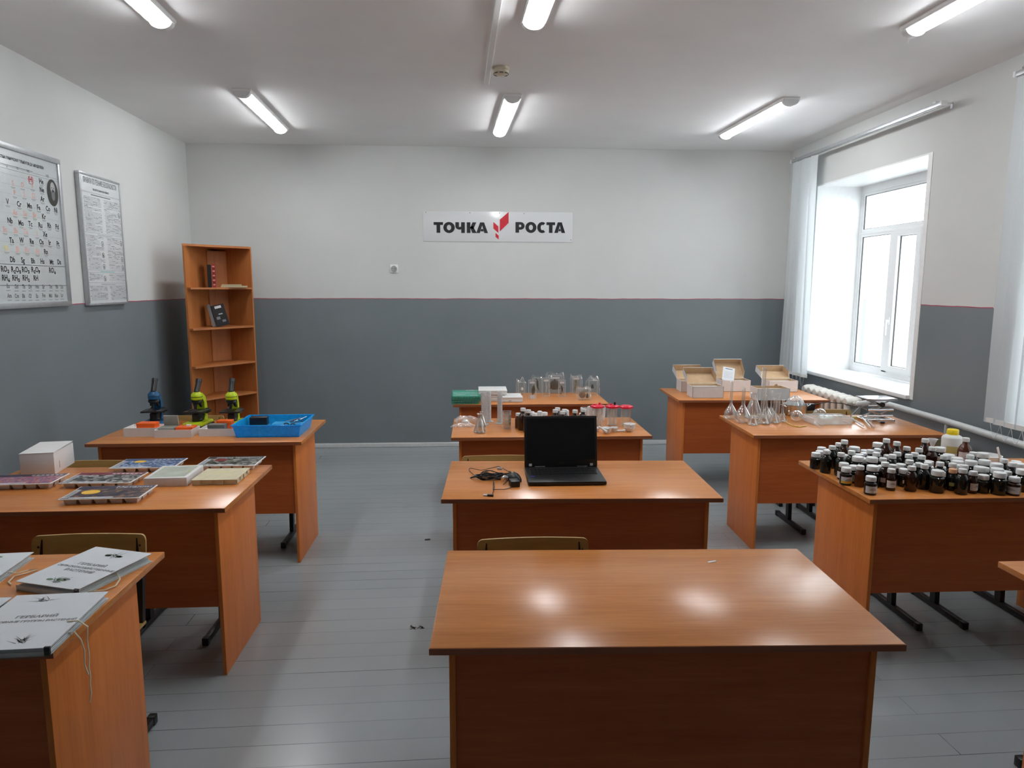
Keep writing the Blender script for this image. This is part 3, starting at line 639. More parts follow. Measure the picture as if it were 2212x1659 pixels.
m = MB(); m.at(0, 0, 0, 0, R(-8), R(-14)); m.rect(.03, .085, .158, .180, 0, -.0006); m.rect(.045, .08, .10, .11, 1, -.0006); m.rect(.02, .05, .06, .085, 2, -.0006); m.rect(.06, .09, .03, .05, 2, -.0006); obj('cover_print', m, ['sticker', 'ink_pale', 'book_grey'], bk2, smooth=False)

# ---------------------------------------------------------------- desks
def desk(label, x, y, rz, W=1.2, D=.645):
    t = thing('school_desk', label, 'desk', (x, y, 0), rz, 'school desks')
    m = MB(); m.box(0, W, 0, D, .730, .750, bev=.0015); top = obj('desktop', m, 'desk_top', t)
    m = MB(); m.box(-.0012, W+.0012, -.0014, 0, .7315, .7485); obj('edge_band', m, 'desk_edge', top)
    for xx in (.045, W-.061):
        m = MB(); m.box(xx, xx+.016, .045, .535, 0, .730, bev=.0008); obj('side_panel', m, 'desk_upright_lit', t)
    m = MB(); m.box(.061, W-.061, .052, .068, .305, .730); obj('front_panel', m, 'desk_front_shaded', t)
    return t
DK = {
 'M1': ('empty wooden desk nearest the camera, middle row', -.111, 1.628, R(-2.1), 1.2, .645),
 'M2': ('wooden desk carrying the open laptop and tangled cables', -.135, 2.851, R(-2.1), 1.2, .645),
 'M3': ('wooden desk in the middle row carrying beakers and red-lidded jars', -.129, 4.057, R(-.2), 1.21, .60),
 'M4': ('wooden desk nearest the sign wall carrying clear specimen blocks', -.148, 5.212, 0, 1.195, .575),
 'R1': ('wooden desk at back right carrying five white mailing boxes', 1.633, 5.346, R(-1.9), 1.205, .66),
 'R2': ('wooden desk in the right row carrying glass flasks and steel pot', 1.702, 4.036, R(-1.9), 1.197, .66),
 'R3': ('wooden desk in the right row crowded with brown reagent bottles', 1.681, 2.756, R(-.4), 1.21, .665),
 'R4': ('corner of a wooden desk cut off by the right edge', 1.722, 1.42, 0, 1.2, .665),
 'L1': ('wooden desk in the left row carrying three microscopes and blue tray', -2.200, 3.988, R(-.1), 1.21, .675),
 'L2': ('wooden desk in the left row carrying mineral sample trays', -2.205, 2.768, R(.3), 1.20, .69),
 'L3': ('wooden desk at lower left carrying white herbarium folders', -2.235, 1.645, R(.8), 1.20, .65)}
for k, v in DK.items(): desk(*v)
TZ = .75
m = MB()
m.at(.78, 2.13, TZ, .3); m.box(-.015, .015, -.004, .004, 0, .001)
tag(obj('paper_scrap', m, 'paper'), 'tiny white paper scrap on the empty front desk', 'paper scrap')

# ---------------------------------------------------------------- chairs (plywood on a black steel frame)
def chair(label, x, y, rz=0.0, wood_='plywood', w_=.40, top=.745, group='plywood chairs behind the desks'):
    t = thing('school_chair', label, 'chair', (x, y, 0), rz, group)
    for sg in (-1, 1):
        sx = sg*min(.175, w_/2-.025); m = MB()
        m.box(sx-.0125, sx+.0125, -.20, .21, .005, .033, bev=.002)
        m.bar((sx, .03, .03), (sx, .05, .40), .025, .040); m.bar((sx, -.19, .405), (sx, .19, .405), .022, .022)
        m.bar((sx, .17, .40), (sx, .215, top-.015), .022, .022)
        m.box(sx-.0145, sx+.0145, -.205, -.175, .0, .036, 0, .003); m.box(sx-.0145, sx+.0145, .185, .215, 0, .036, 0, .003)
        obj('side_frame', m, 'black_metal', t)
    m = MB(); q = min(.175, w_/2-.025); m.bar((-q, .05, .385), (q, .05, .385), .022, .022); obj('stretcher', m, 'black_metal', t)
    m = MB(); n = 14
    def seat(u, v): return ((u-.5)*min(.38, w_-.02), -.20+v*.38, .418+.006*(2*u-1)**2 - .02*max(0, .12-v)/.12)
    g = MB(); m.sheet(seat, 10, 10); o = obj('seat', m, wood_, t); sm = o.modifiers.new('solid', 'SOLIDIFY'); sm.thickness = .009
    m = MB(); hb = .155; r_ = .02
    out = []
    for cx, cz, a0 in ((w_/2-r_, top-hb+r_, -90), (w_/2-r_, top-r_, 0), (-w_/2+r_, top-r_, 90), (-w_/2+r_, top-hb+r_, 180)):
        for q in range(5): an = R(a0+q*22.5); out.append((cx+r_*math.cos(an), cz+r_*math.sin(an)))
    # curved plywood: cut the rounded outline into a strip grid
    zlo, zhi = top-hb, top
    def edge(x):
        ax = abs(x)
        if ax <= w_/2-r_: return 0
        dd = ax-(w_/2-r_); return r_-math.sqrt(max(0, r_*r_-dd*dd))
    xs = [-w_/2+w_*i/20 for i in range(21)]; xs = sorted(set(xs+[-w_/2+r_*q/5 for q in range(5)]+[w_/2-r_*q/5 for q in range(5)]))
    cols = []
    for x_ in xs:
        e = edge(x_); curve = .018*(2*x_/w_)**2
        cols.append([(x_, .200-curve+(z_-zlo)*.12, z_) for z_ in (zlo+e, (zlo+zhi)/2, zhi-e)])
    th_ = .009; F = [[m.v(p) for p in c_] for c_ in cols]; B = [[m.v((p[0], p[1]+th_, p[2])) for p in c_] for c_ in cols]
    for i in range(len(xs)-1):
        for j in range(2): m.f([F[i][j], F[i+1][j], F[i+1][j+1], F[i][j+1]]); m.f([B[i][j+1], B[i+1][j+1], B[i+1][j], B[i][j]])
        m.f([F[i][2], F[i+1][2], B[i+1][2], B[i][2]]); m.f([F[i+1][0], F[i][0], B[i][0], B[i+1][0]])
    for i in (0, len(xs)-1):
        for j in range(2): m.f([F[i][j], F[i][j+1], B[i][j+1], B[i][j]])
    bk = obj('backrest', m, wood_, t)
    for sx in (-w_/2+.022, w_/2-.022):
        for zz in (top-.04, top-.115):
            m = MB(); m.at(sx, .200-.018*(2*sx/w_)**2+(zz-zlo)*.12-.0005, zz, 0, PI/2); m.lathe([(0, .002), (.003, .0016), (.0045, 0)], 10)
            obj('rivet', m, 'black_metal', bk)
    return t
chair('plywood school chair behind the desk of herbarium folders', -1.391, 2.295)
chair('plywood school chair behind the mineral tray desk, beside the white box', -1.935, 3.40)
chair('plywood school chair pushed under the mineral tray desk, only legs showing', -1.41, 3.275)
chair('plywood school chair behind the microscope desk', -1.93, 4.665)
chair('school chair pushed under the microscope desk, only its foot showing', -1.375, 4.475)
chair('plywood school chair between the empty front desk and the laptop desk', .213, 2.175)
chair('plywood school chair behind the laptop', .14, 3.41, 0)
chair('chair pushed under the bottle desk on its left half, runners showing', 2.0, 3.235, w_=.34)
chair('chair pushed under the bottle desk on its right half, runners showing', 2.55, 3.235)
chair('chair pushed under the glassware desk, black runners showing at left', 2.03, 4.54)
chair('plywood school chair behind the glassware desk, pale backrest behind the pot', 2.60, 4.70, 0, w_=.38)
chair('dark brown backed chair behind the glass flasks', 2.44, 5.135, 0, 'plywood_dark', w_=.30, top=.722)
chair('chair beside the desk cut off by the right edge, black foot showing', 2.06, 1.89)
t = thing('plywood_board', 'olive plywood board standing beside the radiator pipe, right of the glassware desk', 'board', (2.885, 4.16, 0))
m = MB(); m.at(0, 0, 0, 0, R(-4)); m.box(0, .20, 0, .012, .0, .672, bev=.002); obj('sheet', m, 'olive_board', t)

# ---------------------------------------------------------------- blinds, radiator, pipes
def track(label, y0, y1, z):
    t = thing('blind_rail', label, 'curtain rail', (XR, y0, z), PI/2)   # local x runs along the wall towards the back
    L_ = y1-y0
    m = MB(); m.box(0, L_, .085, .120, -.010, .018, bev=.002); m.box(.005, L_-.005, .095, .110, -.014, -.010); obj('rail', m, 'alu', t)
    for x_ in (.05, L_-.08):
        m = MB(); m.box(x_, x_+.022, 0, .115, .018, .023); m.box(x_, x_+.022, 0, .003, -.02, .03); m.box(x_-.004, x_+.026, .08, .125, .016, .028); obj('bracket', m, 'chrome', t)
    m = MB(); m.box(-.014, 0, .080, .125, -.014, .020, bev=.003); m.box(L_, L_+.014, .080, .125, -.014, .020, bev=.003); obj('end_cap', m, 'upvc', t)
    return t
track('grey curtain rail above the uncovered window, sloping toward the corner', 4.62, 6.79, 2.838)
track('curtain rail end at the right edge holding the second blind', 1.6, 3.985, 2.838)
def slats(name, label, ys, z0, z1, ang, splay=0.0, xoff=.102):
    t = thing(name, label, 'blind', (XR, ys[0], 0))
    n = len(ys)
    for k, y in enumerate(ys):
        sp = splay*(k/(n-1)*2-1) if n > 1 else 0
        m = MB(); W_ = .089; a_ = ang + (.15*math.sin(k*2.1))
        def fn(u, v):
            s_ = (u-.5)*W_; bow = .004*math.cos((u-.5)*PI)
            z_ = z1 - v*(z1-z0)
            dy = sp*v*v + .006*math.sin(k*1.7+3*v)
            dx = -.004 - .012*v*v*((k*37) % 5)/5
            return (-xoff - s_*math.sin(a_) + dx + bow, (y-ys[0]) + s_*math.cos(a_) + dy, z_)
        m.sheet(fn, 4, 10); s_ = obj('slat', m, 'blind_cloth', t)
        m = MB(); bx, by, bz = fn(.5, 1)
        m.at(bx, by, z0, PI/2+a_); m.box(-.040, .040, -.0025, .0025, 0, .030); obj('slat_weight', m, 'white_plastic', s_)
    m = MB()
    for k in range(n-1):
        for q in (0,):
            p = [(-xoff-.004, ys[k]-ys[0]+(ys[k+1]-ys[k])*u_ + (splay*((k+u_)/(n-1)*2-1)), z0+.006-.09*math.sin(PI*u_)) for u_ in [i/8 for i in range(9)]]
            m.tube(p, .0011, 5)
    obj('bead_chain', m, 'white_plastic', t)
    return t
slats('vertical_blind', 'bunched white vertical blind hanging at the left of the window', [6.70-.058*k for k in range(7)], .80, 2.822, .28, -.06)
slats('vertical_blind', 'closed white vertical blind at the right edge covering the second window', [3.93-.082*k for k in range(28)], .835, 2.822, .16, 0.0)
m = MB(); n_ = 8
t = thing('radiator', 'white cast iron radiator under the window sill', 'radiator', (XR-.14, 5.33, .13))
for k in range(n_):
    m = MB(); y = .05+k*.102; HH = .635
    prof = [(-.045, .0), (.045, .0), (.052, .03), (.052, HH-.05), (.036, HH), (-.036, HH), (-.052, HH-.05), (-.052, .03)]
    # one section: two columns joined by rounded bulbs at top and bottom
    for xx in (-.042, .042):
        m.at(xx, y, 0); m.lathe([(0, .01), (.020, .015), (.026, .05), (.026, HH-.07), (.020, HH-.03), (0, HH-.02)], 12, sy=1.0)
    for zz in (.045, HH-.045):
        m.at(0, y, zz, 0, 0, PI/2); m.lathe([(0, -.070), (.030, -.064), (.043, -.03), (.044, .03), (.030, .064), (0, .070)], 14, sy=1.12)
    m.at(0, y, 0); m.box(-.040, .040, -.010, .010, .05, HH-.05)
    obj('section', m, 'radiator_paint', t)
m = MB(); m.at(); m.tube([(0, -.05, .59), (0, .0, .59), (0, .02, .59)], .022, 12); m.tube([(0, -.03, .59), (0, -.005, .59)], .030, 6); obj('pipe_nut', m, 'radiator_paint', t)
t = thing('heating_pipe', 'white heating pipe running along the window wall from the radiator', 'pipe', (XR-.075, 0, 0))
m = MB(); m.tube([(-.065, 5.28, .72), (-.065, 5.22, .735), (-.03, 5.16, .757), (0, 5.08, .765), (0, 4.4, .762), (0, 3.0, .740), (0, 1.0, .715), (0, -1.6, .70)], .0225, 12); obj('pipe', m, 'pipe_paint', t)
m = MB(); m.tube([(0, 4.345, .755), (0, 4.345, .62), (0, 4.345, .03)], .014, 10); m.tube([(0, 4.345, .03), (0, 4.345, 0)], .020, 10); obj('pipe_stand', m, 'pipe_paint', t)
t = thing('wall_socket', 'white double socket box on the grey window wall beside the second blind', 'socket', (XR, 4.03, 1.045), -PI/2)
m = MB(); m.box(-.03, .03, -.032, 0, -.075, .075, bev=.004); obj('plate', m, 'white_plastic', t)
for q in (-.035, .035): m = MB(); m.disc(0, q, .019, .019, d=-.0326, ring=.003); obj('socket_ring', m, 'alu', t, smooth=False)

# small marks and bits on the floor
m = MB(); rn = random.Random(2)
for k in range(9):
    a_, d_ = rn.uniform(0, 6.28), rn.uniform(0, .035); cx, cy = -.283+d_*math.cos(a_), 3.193+.7*d_*math.sin(a_)
    m.at(cx, cy, 0, rn.uniform(0, 3)); m.box(-.012, .012, -.004, .004, 0, .0006)
tag(obj('paint_chip_mark', m, 'dark', smooth=False), 'dark chipped mark on the floor left of the empty front desk', 'floor mark')
m = MB(); m.at(-.300, 4.374, 0, .2); m.box(-.018, .018, -.008, .008, 0, .006, bev=.002); tag(obj('floor_stop', m, 'dark'), 'small dark stub on the floor left of the laptop desk chair', 'stub')

# ================================================================ things on the left desks
def microscope(name_label, x, y, rz, body):
    t = thing('microscope', name_label, 'microscope', (x, y, TZ), rz, 'microscopes')
    m = MB(); m.box(-.055, .055, -.075, .085, .006, .030, bev=.008); b_ = obj('base', m, body, t)
    m = MB(); m.box(-.058, .058, -.078, .088, 0, .010, bev=.003); m.at(0, .0, .028); m.lathe([(.026, 0), (.028, .012), (.022, .020), (0, .020)], 18); obj('lamp_housing', m, 'micro_black', b_)
    m = MB(); pts = [(.085, .03), (.085, .13), (.070, .185), (.030, .215), (.030, .175), (.050, .150), (.052, .06), (.040, .03)]
    # curved arm: side outline swept across the width
    a = [m.v((-.022, p, q)) for p, q in pts]; b = [m.v((.022, p, q)) for p, q in pts]; m.f(a); m.f(b[::-1])
    for i in range(len(pts)): m.f([a[i], b[i], b[(i+1) % len(pts)], a[(i+1) % len(pts)]])
    obj('arm', m, body, t)
    m = MB(); m.box(-.018, .018, -.03, .052, .030, .082, bev=.004); obj('pillar', m, 'micro_black', t)
    m = MB(); m.box(-.055, .055, -.060, .052, .092, .102, bev=.002); m.at(0, -.01, .076); m.lathe([(0, 0), (.014, 0), (.020, .016), (0, .016)], 16); st = obj('stage', m, 'micro_black', t)
    m = MB(); m.bar((-.030, -.05, .104), (-.030, .0, .104), .008, .003); m.bar((.030, -.05, .104), (.030, .0, .104), .008, .003); obj('stage_clip', m, 'chrome', st)
    m = MB(); m.at(0, .005, .150, 0, R(14)); m.lathe([(0, 0), (.026, .002), (.030, .012), (.026, .022), (0, .024)], 20); ns = obj('nosepiece', m, 'micro_black', t)
    for k, an in enumerate((-90, 30, 150)):
        m = MB(); m.at(0, .002, .152, R(an), R(20)); m.at(0, .002, .150); ca, sa = math.cos(R(an)), math.sin(R(an))
        L_ = (.038, .030, .026)[k]
        m.at(); m.tube([(.014*ca, .002+.014*sa, .152), (.022*ca, .002+.022*sa, .152-L_*.8), (.0235*ca, .002+.0235*sa, .152-L_)], [.0085, .0075, .005], 12); obj('objective', m, 'micro_black', ns)
    m = MB(); m.at(0, .008, .172, 0, R(0)); m.lathe([(0, 0), (.028, 0), (.031, .008), (.031, .018), (0, .018)], 24); m.lathe([(0, .022), (.031, .022), (.030, .036), (.020, .048), (.018, .052), (0, .052)], 24); obj('head', m, body, t)
    m = MB(); m.at(0, .008, .172); m.lathe([(0, .018), (.0305, .018), (.0305, .022), (0, .022)], 24); obj('ring', m, 'micro_black', t)
    m = MB(); m.tube([(0, .006, .222), (0, .030, .262), (0, .042, .284)], [.0145, .0145, .0145], 16); m.tube([(0, .042, .284), (0, .052, .302)], [.0165, .0165], 16); obj('eyepiece_tube', m, 'micro_black', t)
    for sg in (-1, 1):
        m = MB(); m.at(sg*.022, .066, .088, 0, 0, PI/2 if sg > 0 else -PI/2); m.lathe([(0, 0), (.019, 0), (.020, .014), (.012, .016), (.011, .026), (0, .026)], 20); obj('focus_knob', m, 'micro_black', t)
    t.scale = (1.15, 1.1, .97)
    return t
microscope('blue and black student microscope at the left of the three', *(-2.049, 4.532), .12, 'micro_blue')
microscope('lime green microscope in the middle, turned slightly left', *(-1.767, 4.498), -.06, 'micro_green')
microscope('lime green microscope on the right, just behind the blue tray', *(-1.548, 4.498), .10, 'micro_green')
def tray_box(name, label, x, y, z, w_, d_, h_, rz, mt='card_white', wall=.003, grp=None, cat='box'):
    t = thing(name, label, cat, (x, y, z), rz, grp)
    m = MB(); m.box(0, w_, 0, d_, 0, wall); m.box(0, w_, 0, wall, wall, h_); m.box(0, w_, d_-wall, d_, wall, h_); m.box(0, wall, wall, d_-wall, wall, h_); m.box(w_-wall, w_, wall, d_-wall, wall, h_)
    obj('tray', m, mt, t)
    return t
GP = 'shallow white card boxes beside the microscopes'
def small(name, label, cat, x, y, z, w_, d_, h_, rz, mt, grp=None, line=True):
    t = thing(name, label, cat, (x, y, z), rz, grp)
    m = MB(); m.box(0, w_, 0, d_, 0, h_*.55, bev=.0015); obj('case', m, mt, t)
    m = MB(); m.box(-.0006, w_+.0006, -.0006, d_+.0006, h_*.56, h_, bev=.0015); obj('lid', m, mt, t)
    return t
b1 = tray_box('card_box', 'shallow white card box on the left, holding one orange case', *(-2.071, 4.168), TZ, .195, .13, .052, .0, grp=GP)
b2 = tray_box('card_box', 'shallow white card box in the middle, holding open grey and orange cases', *(-1.881, 4.137), TZ, .215, .135, .045, .0, grp=GP)
b3 = tray_box('card_box', 'shallow white card box on the right, overlapped by the blue tray corner', *(-1.632, 4.158), TZ, .215, .135, .045, .0, grp=GP)
def fill(bx, dx, dy, dz): return (bx.location[0]+dx, bx.location[1]+dy, TZ+dz)
def pad(bx, w_, d_, h_):
    m = MB(); m.box(.004, w_-.004, .004, d_-.004, .003, h_); obj('foam_insert', m, 'white_matte', bx)
pad(b1, .195, .13, .038); pad(b2, .215, .135, .028); pad(b3, .215, .135, .028)
G2 = 'slide cases in the white card boxes'
small('slide_case', 'orange slide case in the left white box', 'case', *fill(b1, .062, .030, .0385), .105, .07, .036, 0, 'orange', G2)
small('slide_case', 'low orange slide case at right in the middle white box', 'case', *fill(b2, .110, .035, .0285), .100, .07, .026, 0, 'orange', G2)
small('slide_case', 'grey slide case in front of the orange one in the right white box', 'case', *fill(b3, .045, .020, .0285), .100, .050, .038, 0, 'grey_plastic', G2)
small('slide_case', 'orange slide case behind the grey one in the right white box', 'case', *fill(b3, .080, .075, .0285), .088, .050, .052, 0, 'orange', G2)
t = thing('slide_case', 'open grey slide case with its lid raised in the middle white box', 'case', fill(b2, .012, .030, .0285), 0, G2)
m = MB(); m.box(0, .088, 0, .07, 0, .024, bev=.001); obj('case', m, 'foam_grey', t)
m = MB(); m.at(0, .070, .024, 0, R(8)); m.box(.005, .090, 0, .012, 0, .062, bev=.001); obj('lid', m, 'foam_grey', t)
m = MB(); m.at(fill(b2, .165, .052, .0545)[0], fill(b2, 0, .052, 0)[1], TZ+.0548, .1); m.box(0, .026, 0, .02, 0, .010, bev=.001)
tag(obj('eraser_block', m, 'white_plastic'), 'tiny white block on top of the low orange case', 'block')
# blue plastic tray
bx, by = (-1.399, 4.117)
t = thing('plastic_tray', 'translucent bright blue plastic tray of tools at the right end of the desk', 'tray', (bx, by, TZ), 0)
def frustum(m, w0, d0, w1, d1, h_, th_, ox=0, oy=0):
    def ring(w_, d_, z, cx, cy): return [(cx-w_/2, cy-d_/2, z), (cx+w_/2, cy-d_/2, z), (cx+w_/2, cy+d_/2, z), (cx-w_/2, cy+d_/2, z)]
    cx, cy = w0/2+ox, d0/2+oy
    A = [m.v(p) for p in ring(w0, d0, 0, cx, cy)]; B = [m.v(p) for p in ring(w1, d1, h_, cx, cy)]; C = [m.v(p) for p in ring(w1-2*th_, d1-2*th_, h_, cx, cy)]; D = [m.v(p) for p in ring(w0-2*th_, d0-2*th_, th_, cx, cy)]
    m.f(A[::-1]); m.f(D)
    for a_, b_ in ((A, B), (B, C), (C, D)):
        for i in range(4): m.f([a_[i], a_[(i+1) % 4], b_[(i+1) % 4], b_[i]])
m = MB(); frustum(m, .365, .30, .395, .335, .075, .003); obj('tray_body', m, 'blue_tray', t)
m = MB()
for k in range(4):
    x0, x1, y0, y1 = [(-.024, .389, -.026, -.016), (-.024, .389, .316, .326), (-.024, -.014, -.016, .316), (.379, .389, -.016, .316)][k]
    m.box(x0, x1, y0, y1, .072, .078, bev=.001)
obj('rim', m, 'blue_tray', t)
m = MB(); m.box(.02, .36, .01, .20, .004, .018, bev=.003); tag(obj('envelope', m, 'blue_tray_light', None, (bx, by, TZ)), 'pale blue packet lying in the bottom of the blue tray', 'packet')
m = MB(); m.at(bx+.015, by+.20, TZ+.030, .05); m.box(0, .105, 0, .06, 0, .052, bev=.004); tag(obj('dark_case', m, 'book_black'), 'black rectangular case at the back left of the blue tray', 'case')
m = MB(); m.at(bx, by, TZ+.0035); m.box(.01, .125, .195, .27, 0, .026); m.box(.15, .34, .20, .285, 0, .036); tag(obj('paper_stack', m, 'blue_tray_light'), 'light blue papers under the black case in the blue tray', 'papers')
m = MB(); m.at(bx, by, TZ+.0186); m.tube([(.07, .05, .006), (.12, .06, .010), (.17, .045, .006), (.22, .055, .008), (.24, .075, .006), (.20, .085, .006), (.13, .08, .006), (.08, .075, .006)], .009, 8, closed=True); tag(obj('folded_glove', m, 'cable'), 'dark crumpled strap folded in the front of the blue tray', 'strap')
t2 = thing('scissors', 'dark-handled scissors standing against the front of the blue tray', 'scissors', (bx+.265, by+.03, TZ+.0186), .2)
m = MB(); m.tube([(.02+.016*math.cos(a_), .004, .045+.014*math.sin(a_)) for a_ in [k*PI/5 for k in range(10)]], .004, 6, closed=True); m.tube([(.056+.016*math.cos(a_), .006, .040+.014*math.sin(a_)) for a_ in [k*PI/5 for k in range(10)]], .004, 6, closed=True); obj('handle', m, 'cable', t2)
m = MB(); m.bar((.024, .005, .032), (.004, .005, .001), .004, .008); m.bar((.052, .007, .027), (.036, .007, .001), .004, .008); obj('blade', m, 'steel', t2)
m = MB(); m.at(bx+.25, by+.25, TZ+.042); m.tube([(0, 0, 0), (.03, .02, .012), (.07, .01, .015), (.09, -.03, .010), (.05, -.04, .006), (.01, -.02, .004)], .0022, 6, closed=True); tag(obj('looped_wire', m, 'cable'), 'black cord loop on the papers in the blue tray', 'cord')
for k, (dx, dy) in enumerate(((.245, .27), (.285, .265), (.30, .28))):
    m = MB(); m.at(bx+dx-.02, by+dy, TZ+.041, .3+.25*k); m.tube([(0, 0, 0.004), (.05, 0, .012), (.09, 0, .022+.004*k)], [.003, .0022, .0015], 6)
    tag(obj('steel_tool', m, 'steel'), ['steel tweezers at the back of the blue tray, leftmost of three', 'steel probe at the back of the blue tray, middle of three', 'steel probe at the back of the blue tray, rightmost of three'][k], 'tool', 'steel tools in the blue tray')

# mineral sample trays
def mineral(label, x, y, rz, pic, head, title, L_=.31, W_=.175, n=5, z=TZ, tilt=0, deco=None):
    t = thing('mineral_tray', label, 'sample tray', (x, y, z), rz, 'mineral sample trays'); t.rotation_euler[0] = tilt
    def blister(x0, x1, y0, y1, m):
        a = [m.v(p) for p in ((x0+.006, y0+.006, 0), (x1-.006, y0+.006, 0), (x1-.006, y1-.006, 0), (x0+.006, y1-.006, 0))]; b = [m.v(p) for p in ((x0, y0, .022), (x1, y0, .022), (x1, y1, .022), (x0, y1, .022))]
        m.f(a[::-1]); m.f(b)
        for i in range(4): m.f([a[i], a[(i+1) % 4], b[(i+1) % 4], b[i]])
    m = MB(); cw = (L_-.02)/n; ch = (W_-.02)/3
    for i in range(n):
        for j in range(3): blister(.01+i*cw+.003, .01+(i+1)*cw-.003, .01+j*ch+.003, .01+(j+1)*ch-.003, m)
    m.box(0, L_, 0, W_, .022, .0255, bev=.001); obj('blister_tray', m, 'white_plastic', t)
    m = MB(); m.box(.006, L_-.006, .006, W_-.006, .0256, .0264, 0)
    m.rect(.006, L_-.006, W_*.74, W_-.006, 1, .0266, flat=True); m.rect(.008, .030, .012, W_*.72, 2, .0267, flat=True); m.rect(.035, L_-.11, .010, .022, 3, .0267, flat=True)
    obj('printed_card', m, [pic, head, 'ink_pale', 'sticker'], t, smooth=False)
    m = MB()
    if title: m.text(title, L_-.012, W_*.79, min(.034, .40/len(title)), 0, .0269, 'RIGHT', .0004, True)
    else:
        for k in range(7): m.rect(L_-.03-.020*k, L_-.016-.020*k, W_*.80, W_*.87, 0, .0269, flat=True)   # too blurred to read
    for k in range(6): m.rect(.012, .026, .03+k*.014, .036+k*.014, 1, .0269, flat=True)
    obj('lettering', m, ['sticker', 'ink_grey'], t, smooth=False)
    if deco:
        m = MB(); m.disc(deco[0], deco[1], deco[2], deco[3], 0, .0268, 20, True); obj('printed_stone', m, deco[4], t, smooth=False)
    return t
mineral('blue mineral sample tray at the back left, beside the plywood chair', *(-1.740, 3.335), .02, 'pic_blue', 'pic_blue_head', '', .30, .185, deco=(.095, .12, .028, .022, 'sticker_amber'))
mineral('dark mineral hardness tray at the back right of the desk', *(-1.345, 3.360), .0, 'pic_dark', 'pic_dark_head', 'Шкала твердости', .285, .185, deco=(.085, .11, .030, .025, 'pic_red_head'))
mineral('red-headed sample tray of grey ores in the middle of the desk', *(-1.830, 3.083), -.01, 'pic_grey', 'pic_red_head', '', .31, .18)
mineral('metals sample tray with gold pieces, nearest the camera', *(-1.694, 2.840), .04, 'pic_gold', 'pic_violet_head', 'Металлы', .32, .19, deco=(.085, .095, .036, .030, 'sticker_amber'))
mineral('multicoloured sample tray cut off by the left edge', *(-2.208, 3.066), .06, 'pic_multi', 'pic_violet_head', '', .345, .17, 6)
# white card box with window lid
x_, y_ = (-1.467, 3.094)
t = thing('window_lid_box', 'white card box with a pale green window lid between the trays', 'box', (x_, y_, TZ), .04)
m = MB(); m.box(0, .185, 0, .22, 0, .040, bev=.0015); obj('box_body', m, 'card_white', t)
m = MB(); m.rect(.016, .169, .02, .20, 0, .0404, flat=True); obj('lid_window', m, 'pic_pale', t, smooth=False)
# cream flat box
x_, y_ = (-1.268, 3.110)
t = thing('cream_box', 'flat cream cardboard box with notched lid at the desk end', 'box', (x_, y_, TZ), .01)
m = MB(); m.box(.004, .196, .004, .20, 0, .022); obj('box_body', m, 'beige_card', t)
m = MB(); m.box(0, .20, 0, .204, .022, .0245)
for k in range(4): m.box(.01+k*.05, .042+k*.05, 0, .0015, .002+.006*(k % 2), .022)
for k in range(4): m.box(.1985, .20, .01+k*.05, .042+k*.05, .002+.006*(k % 2), .022)
obj('lid', m, 'beige_card', t)
m = MB(); m.rect(.06, .14, .13, .138, 0, .0248, flat=True); m.rect(.04, .16, .115, .118, 0, .0248, flat=True); obj('lettering', m, 'ink_yellow', t, smooth=False)
# plain white carton
x_, y_ = (-2.128, 3.307)
t = thing('white_carton', 'plain white card carton at the left of the mineral trays', 'box', (x_, y_, TZ), .16)
m = MB(); m.box(0, .145, 0, .235, 0, .105, bev=.001); obj('carton', m, 'card_white', t)
m = MB(); m.at(0, 0, .105, 0, R(1.5)); m.box(-.001, .147, -.001, .232, .0005, .0025); obj('lid', m, 'card_white', t)
m = MB(); m.at(.1462, 0, 0, PI/2); m.box(.055, .057, -.0006, 0, .02, .055); obj('slit', m, 'card_edge', t)
m = MB(); m.rect(.035, .11, .15, .156, 0, .1100, flat=True); m.rect(.02, .125, .135, .137, 0, .1095, flat=True); obj('lettering', m, 'ink_pale', t, smooth=False)

